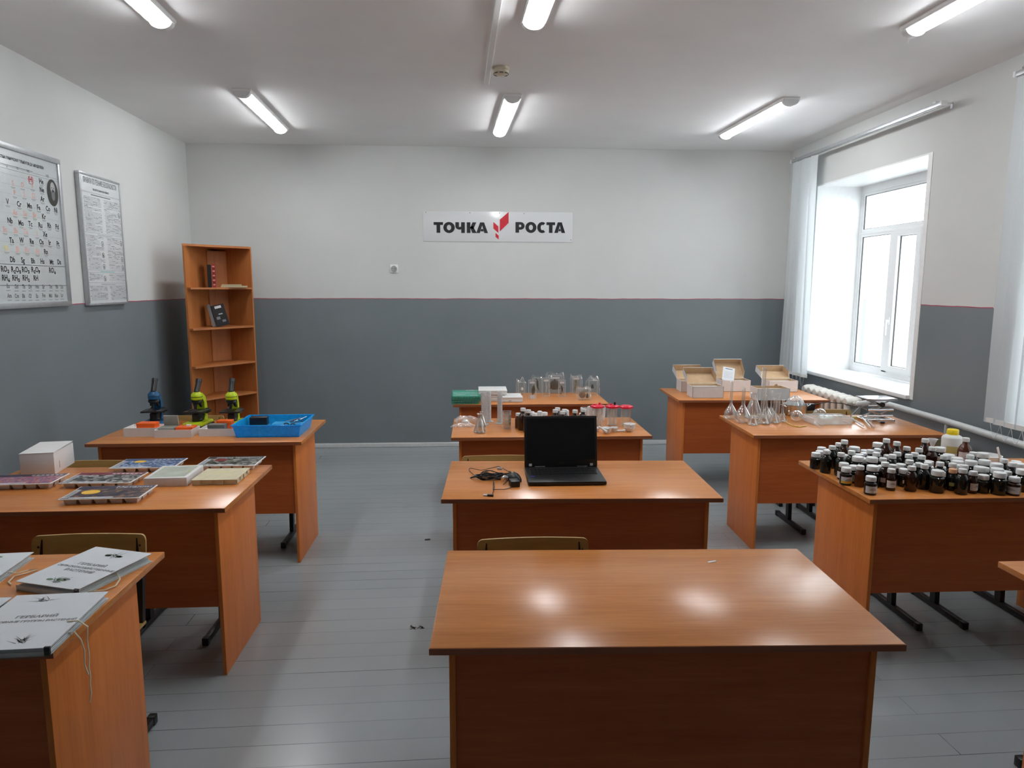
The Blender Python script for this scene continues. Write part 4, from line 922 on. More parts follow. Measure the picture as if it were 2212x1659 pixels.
# ---------------------------------------------------------------- herbarium folders
def folder(label, corner, rz, L_, W_, title, plants, z=TZ, thick=.020, gap=.0, tilt=.0):
    """corner = near right corner; spine along +x edge going back"""
    t = thing('herbarium_folder', label, 'folder', (corner[0], corner[1], z), rz, 'herbarium folders')
    m = MB(); m.box(-W_, 0, 0, L_, 0, .0025); m.box(-W_, .0, 0, .0025, 0, thick*.6); obj('back_cover', m, 'paper_edge', t)
    m = MB()
    for k in range(5): m.box(-W_+.004+.001*k, -.006-.002*k, .004, L_-.005, .0026+.003*k, .0046+.003*k)
    obj('sheets', m, 'paper', t)
    m = MB(); m.at(-W_, 0, thick, 0, 0, -tilt); m.box(0, W_, 0, L_, 0, .002); fc = obj('front_cover', m, 'paper', t)
    m = MB(); m.at(-W_, 0, thick, 0, 0, -tilt); zt = .0023
    y_ = L_*.53
    for k, s_ in enumerate(title): m.text(s_, W_*.52, y_-k*.024, min(.020, W_*1.35/max(9, len(s_))), 0, zt, 'CENTER', .0006, True, sx=1.0)
    if title: obj('lettering', m, 'ink_grey', fc, smooth=False)
    rnd = random.Random(len(label))
    for (cx, cy, kind) in plants:
        m = MB(); m.at(-W_, 0, thick, 0, 0, -tilt)
        for q in range(16):
            an = rnd.uniform(.2, PI-.2) if kind == 'grass' else rnd.uniform(0, 2*PI); ln = rnd.uniform(.02, .045)
            x0, y0 = W_*cx+rnd.uniform(-.012, .012), L_*cy+rnd.uniform(-.01, .01)
            x1, y1 = x0+ln*math.cos(an), y0+ln*math.sin(an)*(.8)
            nx, ny = -math.sin(an)*.0016, math.cos(an)*.0016
            m.f([m.v((x0+nx, y0+ny, zt)), m.v((x0-nx, y0-ny, zt)), m.v((x1, y1, zt))], 0 if kind == 'grass' else (q % 2))
        if kind == 'leaf':
            for q in range(4): m.disc(W_*cx+rnd.uniform(-.03, .03), L_*cy+rnd.uniform(-.02, .02), .012, .007, q % 2, zt+.0001, 10, True)
        obj('plant_drawing', m, ['ink_grey', 'ink_green'], fc, smooth=False)
    m = MB(); m.box(-.012, .001, .0, .006, .0, thick+.003); obj('corner_clip', m, 'book_black', t)
    return t
LZ = TZ
folder('white herbarium folder nearest the camera, its ribbon hanging over the edge', (-1.030, 1.640), .055, .315, .245, ['ГЕРБАРИЙ', 'ОСНОВНЫЕ ГРУППЫ РАСТЕНИЙ'], [(.38, .86, 'grass'), (.66, .12, 'grass')])
folder('white herbarium folder turned askew on the back corner of the desk', (-1.135, 1.955), -.32, .285, .225, ['ГЕРБАРИЙ', 'СЕЛЬСКОХОЗЯЙСТВЕННЫЕ', 'РАСТЕНИЯ'], [(.55, .84, 'leaf'), (.48, .16, 'leaf')], thick=.026)
folder('white folder at the back left, cut off by the left edge', (-1.425, 2.005), .08, .27, .21, [], [(.5, .84, 'leaf'), (.5, .16, 'leaf')])
folder('white folder at the lower left edge, beside the nearest folder', (-1.292, 1.645), .02, .285, .24, [], [(.5, .84, 'grass'), (.5, .16, 'grass')])
def ribbon(label, pts):
    m = MB(); m.tube(pts, .0028, 6, flat=.5); return tag(obj('ribbon', m, 'ribbon'), label, 'ribbon', 'folder ribbons')
ribbon('cream ribbon hanging twisted over the right edge of the desk', [(-1.06, 1.77, .775), (-1.035, 1.778, .772), (-1.012, 1.776, .755), (-1.014, 1.772, .72), (-1.010, 1.768, .68), (-1.012, 1.766, .65), (-1.010, 1.765, .62), (-1.012, 1.764, .60), (-1.010, 1.763, .575), (-1.016, 1.762, .55)])
ribbon('shorter cream ribbon beside the twisted one, from the same folder', [(-1.05, 1.745, .755), (-1.028, 1.745, .757), (-1.016, 1.748, .735), (-1.013, 1.755, .70), (-1.0175, 1.757, .66), (-1.012, 1.761, .63)])
ribbon('cream ribbon loop sticking out of the askew folder', [(-1.115, 2.09, .770), (-1.095, 2.10, .765), (-1.075, 2.075, .757), (-1.068, 2.035, .7535), (-1.085, 2.005, .7535), (-1.12, 2.00, .7535), (-1.135, 1.995, .7535)])
ribbon('cream ribbon bow at the back left folder', [(-1.43, 2.12, .768), (-1.408, 2.13, .76), (-1.395, 2.16, .757), (-1.375, 2.17, .7535), (-1.39, 2.14, .755), (-1.41, 2.115, .757), (-1.405, 2.08, .7535), (-1.385, 2.06, .7535)])

# ================================================================ laptop, cables, mouse
t = thing('laptop', 'open black laptop standing on the middle desk, screen dark', 'laptop', (.247, 3.022, TZ), -.012)
W_ = .357
m = MB(); m.box(0, W_, 0, .268, .003, .020, bev=.004); m.box(.02, .04, .02, .04, 0, .004); m.box(W_-.04, W_-.02, .02, .04, 0, .004); m.box(.02, W_-.02, .24, .25, 0, .004); base = obj('base', m, 'laptop_black', t)
m = MB(); kx0, kx1, ky0, ky1 = .024, W_-.022, .125, .235
for r_ in range(6):
    y0 = ky0+(ky1-ky0)*r_/6; n_ = 18; x0 = kx0
    for k in range(n_):
        ww = (kx1-kx0)/n_
        if r_ == 0 and 3 < k < 9:
            if k == 4: m.box(x0+.001, x0+5*ww-.001, y0+.0012, y0+(ky1-ky0)/6-.0012, .0200, .0215)
            x0 += ww; continue
        m.box(x0+.001, x0+ww-.001, y0+.0012, y0+(ky1-ky0)/6-.0012, .0200, .0215); x0 += ww
obj('keyboard', m, 'laptop_key', base)
m = MB(); m.box(.120, .228, .018, .095, .0200, .0205); obj('touchpad', m, 'laptop_key', base)
m = MB(); m.box(.018, .036, .085, .098, .0200, .0204); obj('sticker', m, 'blue_sticker', base)
tl = R(-11)
m = MB(); m.at(0, .262, .020, 0, tl); m.box(0, W_, -.003, .006, 0, .248, bev=.003); lid = obj('lid', m, 'laptop_black', t)
m = MB(); m.at(0, .262, .020, 0, tl); m.box(.012, W_-.012, -.0036, -.003, .035, .236); obj('screen', m, 'screen_black', lid)
m = MB(); m.at(0, .262, .020, 0, tl); m.text('acer', W_/2, .014, .016, 0, -.0040, 'CENTER'); obj('lettering', m, 'specimen_dark', lid, smooth=False)
for k, (xx, mt_) in enumerate(((.022, 'sticker'), (W_-.036, 'ink_pale'))):
    m = MB(); m.at(0, .262, .020, 0, tl); m.box(xx, xx+.014, -.0042, -.0030, .004, .016); obj('sticker', m, mt_, lid)
m = MB(); m.tube([(.05, .262, .019), (.10, .262, .019)], .006, 10); m.tube([(W_-.10, .262, .019), (W_-.05, .262, .019)], .006, 10); obj('hinge', m, 'laptop_black', base)
# mouse
mx_, my_ = (0.187, 3.129)
t = thing('computer_mouse', 'black computer mouse beside the laptop, on the cable heap', 'mouse', (mx_, my_, TZ), .5)
m = MB()
def mouse_fn(u, v):
    th_ = u*2*PI; ph = v*PI/2; r_ = math.cos(ph)
    return (.031*r_*math.cos(th_)*(1+.08*math.sin(th_)), .055*r_*math.sin(th_), .002+.034*math.sin(ph)*(1-.18*math.sin(th_)))
m.sheet(mouse_fn, 24, 8); m.disc(0, 0, .030, .054, 0, .002, 24, True); obj('shell', m, 'laptop_black', t)
m = MB(); m.at(0, .030, .030, 0, 0, PI/2); m.lathe([(0, -.003), (.007, -.003), (.007, .003), (0, .003)], 14); obj('scroll_wheel', m, 'grey_plastic', t)
# adapter
ax_, ay_ = (0.157, 3.040)
t = thing('power_adapter', 'black laptop power adapter brick in the cable heap', 'adapter', (ax_+.012, ay_-.035, TZ), .15)
m = MB(); m.box(0, .042, 0, .060, 0, .027, bev=.004); obj('brick', m, 'laptop_black', t)
def heap(label, name, pts, r, mt='cable', mesh=None):
    m = mesh or MB(); m.tube(pts, r, 8); return tag(obj(name, m, mt), label, 'cable', 'cables beside the laptop')
rnd = random.Random(5)
cx, cy = (0.085, 3.167)
def loops(n, rx, ry, jx, zb, ph=0, turns=1.0, per=18):
    out = []
    for k in range(int(n*per)):
        a_ = 2*PI*k/per+ph; q = 1+.22*math.sin(a_*.37+ph*3)
        out.append((cx+rx*q*math.cos(a_)+jx*math.sin(a_*1.3+ph), cy+ry*q*math.sin(a_)+.008*math.cos(a_*2.1), zb+.010+.008*math.sin(a_*1.7+ph)+.004*math.cos(a_*3.1)))
    return out
heap('thick black power cable coiled in a loose bundle', 'power_cable', loops(3.4, .075, .030, .008, TZ-.002, .3), .0038)
heap('thin black adapter cord looped through the bundle', 'adapter_cord', loops(3.2, .058, .042, .015, TZ+.006, 1.4)+[(cx+.08, cy-.03, TZ+.004), (ax_-.02, ay_-.01, TZ+.008)], .0022)
m = MB(); u0 = (0.057, 2.885)
a1 = (-0.020, 3.324); a2 = (0.039, 3.286); a3 = (0.128, 3.367); a4 = (0.183, 3.242); a5 = (-0.006, 3.141); a6 = (0.088, 2.972)
heap('thin black mouse cord curling wide behind the bundle', 'mouse_cord', [(mx_-.012, my_+.04, TZ+.01), (a4[0], a4[1], TZ+.004), (a3[0], a3[1], TZ+.003), (a2[0], a2[1], TZ+.006), (a1[0]+.01, a1[1]-.01, TZ+.010), (a1[0], a1[1], TZ+.003), (a1[0]+.002, a1[1]-.03, TZ+.003), (a5[0]+.02, a5[1]+.01, TZ+.010), (cx-.03, cy-.01, TZ+.018), (cx+.01, cy-.03, TZ+.014), (a6[0], a6[1], TZ+.003), (a6[0]+.05, a6[1]+.0, TZ+.003), (a6[0]+.085, a6[1]+.03, TZ+.003)], .0016)
heap('thin cord with usb plug lying toward the desk edge', 'charging_cable', [(a6[0]+.005, a6[1]+.05, TZ+.02), (a6[0]+.007, a6[1]+.015, TZ+.006), (a6[0]+.0, a6[1]-.025, TZ+.002), (u0[0]+.025, u0[1]+.005, TZ+.004)], .0015)
t = thing('usb_plug', 'usb plug with bright metal end near the front edge of the laptop desk', 'plug', (u0[0], u0[1], TZ), 2.9)
m = MB(); m.box(-.030, -.004, -.007, .007, .000, .009, bev=.002); obj('grip', m, 'cable', t)
m = MB(); m.box(-.004, .013, -.006, .006, .002, .0065); obj('metal_end', m, 'sticker', t)  # matte white instead of metal, standing in for its bright shine
m = MB(); m.at(*(0.134, 3.101), TZ, .4); m.tube([(0, 0, .014), (.012, .003, .018), (.026, 0, .014)], .011, 10); tag(obj('power_plug', m, 'chrome'), 'shiny wrapped plug end among the black cables', 'plug')
m = MB(); m.at(*(0.116, 3.255), TZ+.022, -.2); m.tube([(0, 0, 0), (.024, 0, 0)], .006, 10); tag(obj('barrel_plug', m, 'ink_pale'), 'pale grey barrel plug on top of the cable bundle', 'plug')

# ================================================================ bottles
def bottle_proto(kind):
    r, h, cr, ch, neck = dict(jar=(.026, .080, .0215, .020, 0), narrow=(.021, .097, .0165, .018, 1), tall=(.0255, .112, .0165, .018, 1), wide=(.0305, .098, .0255, .022, 0), large=(.033, .140, .0165, .019, 2))[kind]
    zb = h-ch   # underside of the cap
    m = MB()
    if neck == 0: prof = [(0, 0), (r*.9, 0), (r, .004), (r, zb-.016), (r*.97, zb-.010), (cr*.86, zb-.004), (cr*.84, h-.006), (0, h-.006)]
    elif neck == 1: prof = [(0, 0), (r*.9, 0), (r, .004), (r, zb*.66), (r*.93, zb*.76), (r*.72, zb*.87), (cr*.80, zb*.93), (cr*.74, h-.006), (0, h-.006)]
    else: prof = [(0, 0), (r*.9, 0), (r, .005), (r, zb*.60), (r*.92, zb*.70), (r*.62, zb*.84), (cr*.86, zb*.90), (cr*.78, h-.006), (0, h-.006)]
    m.lathe(prof, 24)
    c = MB(); c.lathe([(0, zb), (cr, zb), (cr, h-.0035), (cr*.93, h-.0008), (0, h)], 28)
    z0, z1 = (.010, zb-.020) if neck == 0 else (.014, zb*.58)
    s = MB(); n = 16
    s.sheet(lambda u, v: ((r+.0004)*math.cos(-PI/2+(u-.5)*2.6), (r+.0004)*math.sin(-PI/2+(u-.5)*2.6), z0+(z1-z0)*v), n, 1)
    q = MB()
    for k, (a, b) in enumerate(((.30, .62), (.22, .74))):
        zz = z0+(z1-z0)*(.62-.16*k)
        q.sheet(lambda u, v: ((r+.0007)*math.cos(-PI/2+(a+(b-a)*u-.5)*2.2), (r+.0007)*math.sin(-PI/2+(a+(b-a)*u-.5)*2.2), zz+.0022*v), 6, 1)
    half = MB(); half.sheet(lambda u, v: ((r+.0006)*math.cos(-PI/2+(u-.5)*2.6), (r+.0006)*math.sin(-PI/2+(u-.5)*2.6), z0+(z1-z0)*v*.38), n, 1)
    side = MB(); side.sheet(lambda u, v: ((r+.0004)*math.cos(-PI/2+(u-.5)*.9), (r+.0004)*math.sin(-PI/2+(u-.5)*.9), z0+(z1-z0)*(.25+.5*v)), 8, 1)
    return dict(h=h, body=finish(m, 'body', 'dark_glass'), cap=finish(c, 'cap', 'cap_white'), sticker=finish(s, 'sticker', 'sticker'), print=finish(q, 'lettering', 'ink_grey'), band=finish(half, 'band', 'sticker_amber'), patch=finish(side, 'sticker', 'sticker'))
BP = {k: bottle_proto(k) for k in ('jar', 'narrow', 'tall', 'wide', 'large')}
def recolour(me, mt): m2 = me.copy(); m2.materials.clear(); m2.materials.append(MATS[mt]); return m2
BODY = {(k, g): recolour(BP[k]['body'], g) for k in BP for g in ('dark_glass', 'amber_glass', 'amber_light')}
CAPS = {(k, g): recolour(BP[k]['cap'], g) for k in BP for g in ('cap_white', 'cap_orange')}
PATCH_Y = {k: recolour(BP[k]['patch'], 'sticker_yellow') for k in BP}
def link(name, me, parent, rz=0):
    o = bpy.data.objects.new(name, me); COL.objects.link(o); o.parent = parent; o.rotation_euler[2] = rz; return o
def bottle(kind, x, y, label, group, glass='dark_glass', cap='cap_white', st='', rz=0.0, z=TZ):
    t = thing('reagent_bottle', label, 'bottle', (x, y, z), 0, group)
    link('bottle_body', BODY[(kind, glass)], t); link('cap', CAPS[(kind, cap)], t)
    if 'L' in st:
        s_ = link('sticker', BP[kind]['sticker'], t, rz); link('lettering', BP[kind]['print'], s_)
        if 'Y' in st: link('colour_band', BP[kind]['band'], s_)
    if 'P' in st: link('sticker', BP[kind]['patch'], t, rz)
    if 'G' in st: link('sticker', PATCH_Y[kind], t, rz)
    return t
# (kind, spot on the desk, glass, sticker code, sticker turn) listed from the back of the desk to its front edge
RB = [
 ('jar', (1.696, 3.265), 'dark_glass', '', 0, 'cap_white'),
 ('jar', (1.738, 3.294), 'dark_glass', '', 0, 'cap_white'),
 ('jar', (1.791, 3.344), 'dark_glass', '', 0, 'cap_white'),
 ('tall', (1.706, 3.184), 'dark_glass', '', 0, 'cap_white'),
 ('jar', (1.798, 3.302), 'dark_glass', '', 0, 'cap_white'),
 ('tall', (1.828, 3.306), 'dark_glass', '', 0, 'cap_white'),
 ('tall', (1.809, 3.265), 'dark_glass', '', 0, 'cap_white'),
 ('large', (1.825, 3.243), 'amber_glass', '', 0, 'cap_white'),
 ('tall', (1.749, 3.131), 'dark_glass', '', 0, 'cap_white'),
 ('jar', (1.850, 3.246), 'dark_glass', '', 0, 'cap_white'),
 ('jar', (1.818, 3.192), 'dark_glass', '', 0, 'cap_white'),
 ('wide', (1.916, 3.300), 'dark_glass', '', 0, 'cap_white'),
 ('jar', (1.947, 3.303), 'dark_glass', '', 0, 'cap_white'),
 ('jar', (1.938, 3.252), 'dark_glass', '', 0, 'cap_white'),
 ('tall', (1.922, 3.181), 'dark_glass', '', 0, 'cap_white'),
 ('tall', (1.957, 3.196), 'dark_glass', '', 0, 'cap_white'),
 ('jar', (1.893, 3.226), 'dark_glass', '', 0, 'cap_white'),
 ('wide', (1.819, 3.108), 'dark_glass', '', 0, 'cap_white'),
 ('wide', (1.871, 3.115), 'dark_glass', '', 0, 'cap_white'),
 ('jar', (1.908, 3.121), 'dark_glass', '', 0, 'cap_white'),
 ('tall', (1.917, 3.125), 'dark_glass', '', 0, 'cap_white'),
 ('tall', (1.935, 3.097), 'dark_glass', '', 0, 'cap_white'),
 ('jar', (2.026, 3.200), 'dark_glass', '', 0, 'cap_white'),
 ('narrow', (1.951, 3.082), 'dark_glass', '', 0, 'cap_white'),
 ('tall', (1.977, 3.067), 'dark_glass', '', 0, 'cap_white'),
 ('tall', (2.034, 3.112), 'dark_glass', '', 0, 'cap_white'),
 ('wide', (2.085, 3.388), 'dark_glass', '', 0, 'cap_white'),
 ('large', (2.071, 3.282), 'amber_glass', '', 0, 'cap_white'),
 ('large', (2.058, 3.215), 'amber_glass', '', 0, 'cap_white'),
 ('jar', (1.729, 3.065), 'dark_glass', 'L', -0.5, 'cap_white'),
 ('jar', (1.696, 2.983), 'dark_glass', 'LY', 0, 'cap_white'),
 ('jar', (1.749, 3.014), 'dark_glass', 'L', 0.2, 'cap_white'),
 ('narrow', (1.741, 2.949), 'amber_light', '', 0, 'cap_white'),
 ('wide', (1.794, 2.941), 'dark_glass', '', 0, 'cap_white'),
 ('tall', (1.835, 2.943), 'amber_glass', 'P', -0.7, 'cap_white'),
 ('jar', (1.724, 2.833), 'dark_glass', 'L', 0, 'cap_white'),
 ('narrow', (1.849, 2.889), 'amber_glass', 'L', 0, 'cap_white'),
 ('narrow', (1.918, 2.952), 'amber_glass', '', 0, 'cap_white'),
 ('jar', (1.886, 2.980), 'dark_glass', '', 0, 'cap_white'),
 ('jar', (1.945, 2.947), 'dark_glass', 'P', -0.2, 'cap_white'),
 ('tall', (1.931, 2.873), 'amber_glass', '', 0, 'cap_white'),
 ('tall', (2.135, 3.222), 'dark_glass', '', 0, 'cap_white'),
 ('tall', (2.180, 3.201), 'dark_glass', '', 0, 'cap_white'),
 ('large', (2.265, 3.280), 'amber_glass', '', 0, 'cap_white'),
 ('tall', (2.264, 3.225), 'amber_glass', '', 0, 'cap_white'),
 ('wide', (2.339, 3.275), 'dark_glass', 'L', -0.2, 'cap_white'),
 ('tall', (2.088, 3.099), 'dark_glass', '', 0, 'cap_white'),
 ('tall', (2.044, 3.053), 'dark_glass', '', 0, 'cap_white'),
 ('tall', (2.100, 3.060), 'dark_glass', '', 0, 'cap_white'),
 ('jar', (2.149, 3.079), 'dark_glass', '', 0, 'cap_white'),
 ('tall', (2.076, 2.957), 'dark_glass', '', 0, 'cap_white'),
 ('narrow', (2.092, 2.945), 'dark_glass', '', 0, 'cap_white'),
 ('jar', (2.045, 2.989), 'dark_glass', '', 0, 'cap_white'),
 ('jar', (2.033, 2.965), 'dark_glass', 'P', 0, 'cap_white'),
 ('tall', (2.011, 2.892), 'dark_glass', '', 0, 'cap_white'),
 ('tall', (2.025, 2.896), 'dark_glass', '', 0, 'cap_white'),
 ('jar', (2.072, 2.934), 'dark_glass', '', 0, 'cap_white'),
 ('wide', (2.034, 2.849), 'dark_glass', '', 0, 'cap_white'),
 ('jar', (2.113, 2.950), 'dark_glass', '', 0, 'cap_white'),
 ('tall', (2.099, 2.896), 'dark_glass', '', 0, 'cap_white'),
 ('tall', (2.209, 3.047), 'dark_glass', '', 0, 'cap_white'),
 ('wide', (2.279, 3.100), 'dark_glass', '', 0, 'cap_white'),
 ('wide', (2.273, 3.041), 'dark_glass', '', 0, 'cap_white'),
 ('wide', (2.238, 3.007), 'dark_glass', '', 0, 'cap_white'),
 ('tall', (2.185, 2.915), 'dark_glass', '', 0, 'cap_white'),
 ('large', (2.486, 3.297), 'amber_light', 'L', -0.2, 'cap_white'),
 ('tall', (2.390, 3.112), 'dark_glass', '', 0, 'cap_white'),
 ('tall', (2.314, 3.019), 'dark_glass', '', 0, 'cap_white'),
 ('wide', (2.468, 3.149), 'dark_glass', '', 0, 'cap_white'),
 ('wide', (2.304, 3.008), 'dark_glass', '', 0, 'cap_white'),
 ('wide', (2.380, 2.987), 'dark_glass', '', 0, 'cap_white'),
 ('jar', (2.374, 3.012), 'dark_glass', '', 0, 'cap_white'),
 ('narrow', (2.122, 2.875), 'dark_glass', 'G', -0.7, 'cap_orange'),
 ('jar', (2.100, 2.875), 'dark_glass', '', 0, 'cap_white'),
 ('wide', (2.184, 2.896), 'dark_glass', '', 0, 'cap_white'),
 ('tall', (2.124, 2.818), 'dark_glass', '', 0, 'cap_white'),
 ('tall', (2.197, 2.842), 'amber_glass', 'P', -0.9, 'cap_white'),
 ('wide', (2.286, 2.889), 'dark_glass', '', 0, 'cap_white'),
 ('narrow', (2.221, 2.832), 'amber_glass', 'L', 0.3, 'cap_white'),
 ('jar', (2.248, 2.824), 'dark_glass', '', 0, 'cap_white'),
 ('wide', (2.393, 2.926), 'dark_glass', '', 0, 'cap_white'),
 ('wide', (2.360, 2.880), 'dark_glass', '', 0, 'cap_white'),
 ('wide', (2.284, 2.805), 'dark_glass', '', 0, 'cap_white'),
 ('jar', (2.341, 2.791), 'amber_glass', 'L', -1.0, 'cap_white'),
 ('tall', (2.422, 2.954), 'dark_glass', '', 0, 'cap_white'),
 ('tall', (2.413, 2.905), 'dark_glass', '', 0, 'cap_white'),
 ('jar', (2.563, 3.057), 'dark_glass', '', 0, 'cap_white'),
 ('wide', (2.488, 2.950), 'dark_glass', '', 0, 'cap_white'),
 ('jar', (2.408, 2.859), 'dark_glass', '', 0, 'cap_white'),
 ('wide', (2.422, 2.847), 'dark_glass', '', 0, 'cap_white'),
]
KN = dict(jar='short dark jar', narrow='small brown bottle', tall='medium dark bottle', wide='large wide-capped jar', large='tall-necked brown bottle')
ORD = ['first', 'second', 'third', 'fourth', 'fifth', 'sixth', 'seventh', 'eighth', 'ninth', 'tenth', 'eleventh', 'twelfth', 'thirteenth', 'fourteenth', 'fifteenth']
def rows(y): return 'back rows' if y > 3.17 else ('middle rows' if y > 2.97 else 'front rows')
seen = []
def clear_spot(x, y, r):
    """nudge a bottle away from neighbours it would cut into"""
    for _ in range(60):
        hit = False
        for (a, b, q) in seen:
            d = math.hypot(x-a, y-b)
            if d < r+q+.0015:
                hit = True; k = (r+q+.002-d)/max(d, 1e-4); x += (x-a)*k; y += (y-b)*k
        if not hit: break
    seen.append((x, y, r)); return x, y
RAD = dict(jar=.026, narrow=.021, tall=.0255, wide=.0305, large=.033)
seen.append((2.4855, 3.395, .052))
placed = []
for kind, (x, y), glass, st, rz, capm in sorted(RB, key=lambda q: q[1][1]):
    x, y = clear_spot(x, y, RAD[kind]); placed.append((kind, x, y, glass, st, rz, capm))
cnt = {}
for kind, x, y, glass, st, rz, capm in sorted(placed, key=lambda q: q[1]/max(q[2], .1)):
    key = (kind, rows(y)); k = cnt.get(key, 0); cnt[key] = k+1
    extra = ' with label' if 'L' in st and 'Y' not in st else (' with amber-striped label' if 'Y' in st else (' with yellow sticker' if 'G' in st else ''))
    lb = '%s%s, %s from left of its kind, bottle desk %s' % (KN[kind], extra, ORD[k], rows(y))
    if capm == 'cap_orange': lb = 'small brown bottle with orange cap and yellow sticker at the desk front'
    bottle(kind, x, y, lb, 'reagent bottles crowding the right desk', glass, capm, st, rz)
# white canister
t = thing('white_canister', 'large white plastic canister with ribbed yellow cap behind the brown bottles', 'canister', (2.4855, 3.395, TZ))
m = MB(); m.lathe([(0, 0), (.044, 0), (.048, .004), (.048, .118), (.044, .126), (.028, .136), (.024, .140), (.022, .150), (0, .150)], 32); obj('body', m, 'hdpe', t)
m = MB(); n = 36
prof = []
for zz, rr in ((.137, .0275), (.160, .0265), (.163, .0245)): prof.append([(rr*(1+.03*(k % 2))*math.cos(2*PI*k/n), rr*(1+.03*(k % 2))*math.sin(2*PI*k/n), zz) for k in range(n)])
V = [[m.v(p) for p in ring] for ring in prof]
for a, b in zip(V, V[1:]):
    for k in range(n): m.f([a[k], a[(k+1) % n], b[(k+1) % n], b[k]])
m.f(V[-1]); m.f(V[0][::-1]); obj('cap', m, 'cap_yellow', t)
m = MB(); m.sheet(lambda u, v: (.0484*math.cos(-PI/2-.45+(u-.5)*1.3), .0484*math.sin(-PI/2-.45+(u-.5)*1.3), .045+.035*v), 12, 1); obj('sticker', m, 'sticker_yellow', t)
# glass stopper vessel behind
t = thing('glass_funnel', 'small clear plastic funnel cup beside the tall labelled bottle at the back', 'funnel', (2.36, 3.365, TZ))
m = MB(); m.lathe([(.020, 0), (.012, .030), (.008, .085), (.020, .118), (.024, .120), (.020, .116), (.007, .084), (.010, .03), (.018, 0)], 20); obj('cup', m, 'milky', t)
t = thing('white_dish', 'round white plastic dish behind the bottles at the right edge', 'dish', (2.64, 3.335, TZ))
m = MB(); m.lathe([(0, 0), (.055, 0), (.062, .004), (.064, .040), (.060, .042), (.058, .006), (0, .004)], 32); obj('bowl', m, 'white_matte', t)
m = MB(); m.at(2.665, 3.268, TZ+.001, 0, R(-4), R(-16)); m.box(-.006, .006, -.001, .001, 0, .098, bev=.0008); tag(obj('white_strip', m, 'white_plastic'), 'narrow white plastic strip leaning on the round dish at the right edge', 'strip')

# ================================================================ laboratory glassware on the right desk
seen = []
def flask(label, x, y, kind, s=1.0, group='glass flasks on the right desk', nm='flask'):
    x, y = clear_spot(x, y, {'volumetric': .047, 'volumetric_short': .052, 'conical_big': .061, 'cone': .036, 'conical': .035}[kind]*s)
    t = thing(nm, label, 'flask', (x, y, TZ), 0, group); m = MB(); g = .0012
    if kind == 'volumetric': # pear body, long neck
        out = [(0, 0), (.028, 0), (.040, .012), (.046, .030), (.043, .048), (.028, .075), (.012, .102), (.0085, .115), (.0085, .255), (.012, .262)]
    elif kind == 'volumetric_short': out = [(0, 0), (.030, 0), (.044, .012), (.051, .034), (.047, .056), (.030, .085), (.014, .112), (.011, .125), (.011, .225), (.0145, .232)]
    elif kind == 'conical_big': out = [(0, 0), (.052, 0), (.060, .006), (.060, .014), (.050, .045), (.024, .115), (.019, .128), (.019, .160), (.023, .164)]
    elif kind == 'cone': out = [(0, 0), (.030, 0), (.035, .005), (.034, .012), (.014, .055), (.009, .068), (.009, .150), (.0115, .155)]
    elif kind == 'conical': out = [(0, 0), (.030, 0), (.034, .005), (.033, .012), (.015, .068), (.011, .078), (.011, .100), (.014, .103)]
    out = [(r*s, z*s) for r, z in out]
    inn = [(max(0, r-g), z+(g if i < 2 else 0)) for i, (r, z) in enumerate(out)]
    m.lathe(out, 28); m.lathe(inn[::-1], 28); obj('vessel', m, 'lab_glass', t)
    m = MB(); rr, zz = out[-1]
    m.tube([(rr*math.cos(k*PI/12), rr*math.sin(k*PI/12), zz) for k in range(24)], .0011, 6, closed=True); obj('rim', m, 'lab_glass', t)
    return t
flask('long-necked glass flask at the left end of the flask cluster', *(1.751, 4.556), 'volumetric', .98)
flask('pear-shaped glass flask, second from the left in the cluster', *(1.782, 4.423), 'volumetric_short', 1.02)
flask('largest conical glass flask, at the back of the cluster', *(1.925, 4.595), 'conical_big', 1.05)
flask('small cone flask with straight neck, left front of the cluster', *(1.813, 4.359), 'cone', 1.0)
flask('cone flask with long neck in the middle of the cluster', *(1.910, 4.383), 'cone', 1.22)
flask('small cone flask with thin neck, right of the middle one', *(1.987, 4.409), 'cone', 1.08)
flask('rightmost cone flask of the cluster, beside the steel pot', *(2.052, 4.437), 'cone', .96)
flask('round pear flask behind the middle cone flask', *(1.955, 4.542), 'volumetric', .84)
flask('round pear flask behind the thin-necked cone flask', *(2.028, 4.554), 'volumetric', .74)
def cylinder(label, x, y, h, r, mt='lab_glass', grp='measuring cylinders', z=TZ, foot=1.9, nm='measuring_cylinder'):
    t = thing(nm, label, 'measuring cylinder', (x, y, z), 0, grp)
    m = MB(); m.lathe([(0, .006), (r, .006), (r, h-.004), (r+.002, h), (r, h), (r-.0016, h-.004), (r-.0016, .009), (0, .009)], 24); obj('tube', m, mt, t)
    if foot: m = MB(); m.lathe([(0, 0), (r*foot, 0), (r*foot, .003), (r*1.1, .008), (0, .008)], 24); obj('foot', m, mt, t)
    return t
cylinder('tallest clear measuring cylinder standing behind the flasks', 1.99, 4.60, .345, .0135, grp='glass cylinders in the flask cluster')
cylinder('clear cylinder at the right of the flask cluster, beside the pot', *(2.107, 4.617), .165, .0145, grp='glass cylinders in the flask cluster')
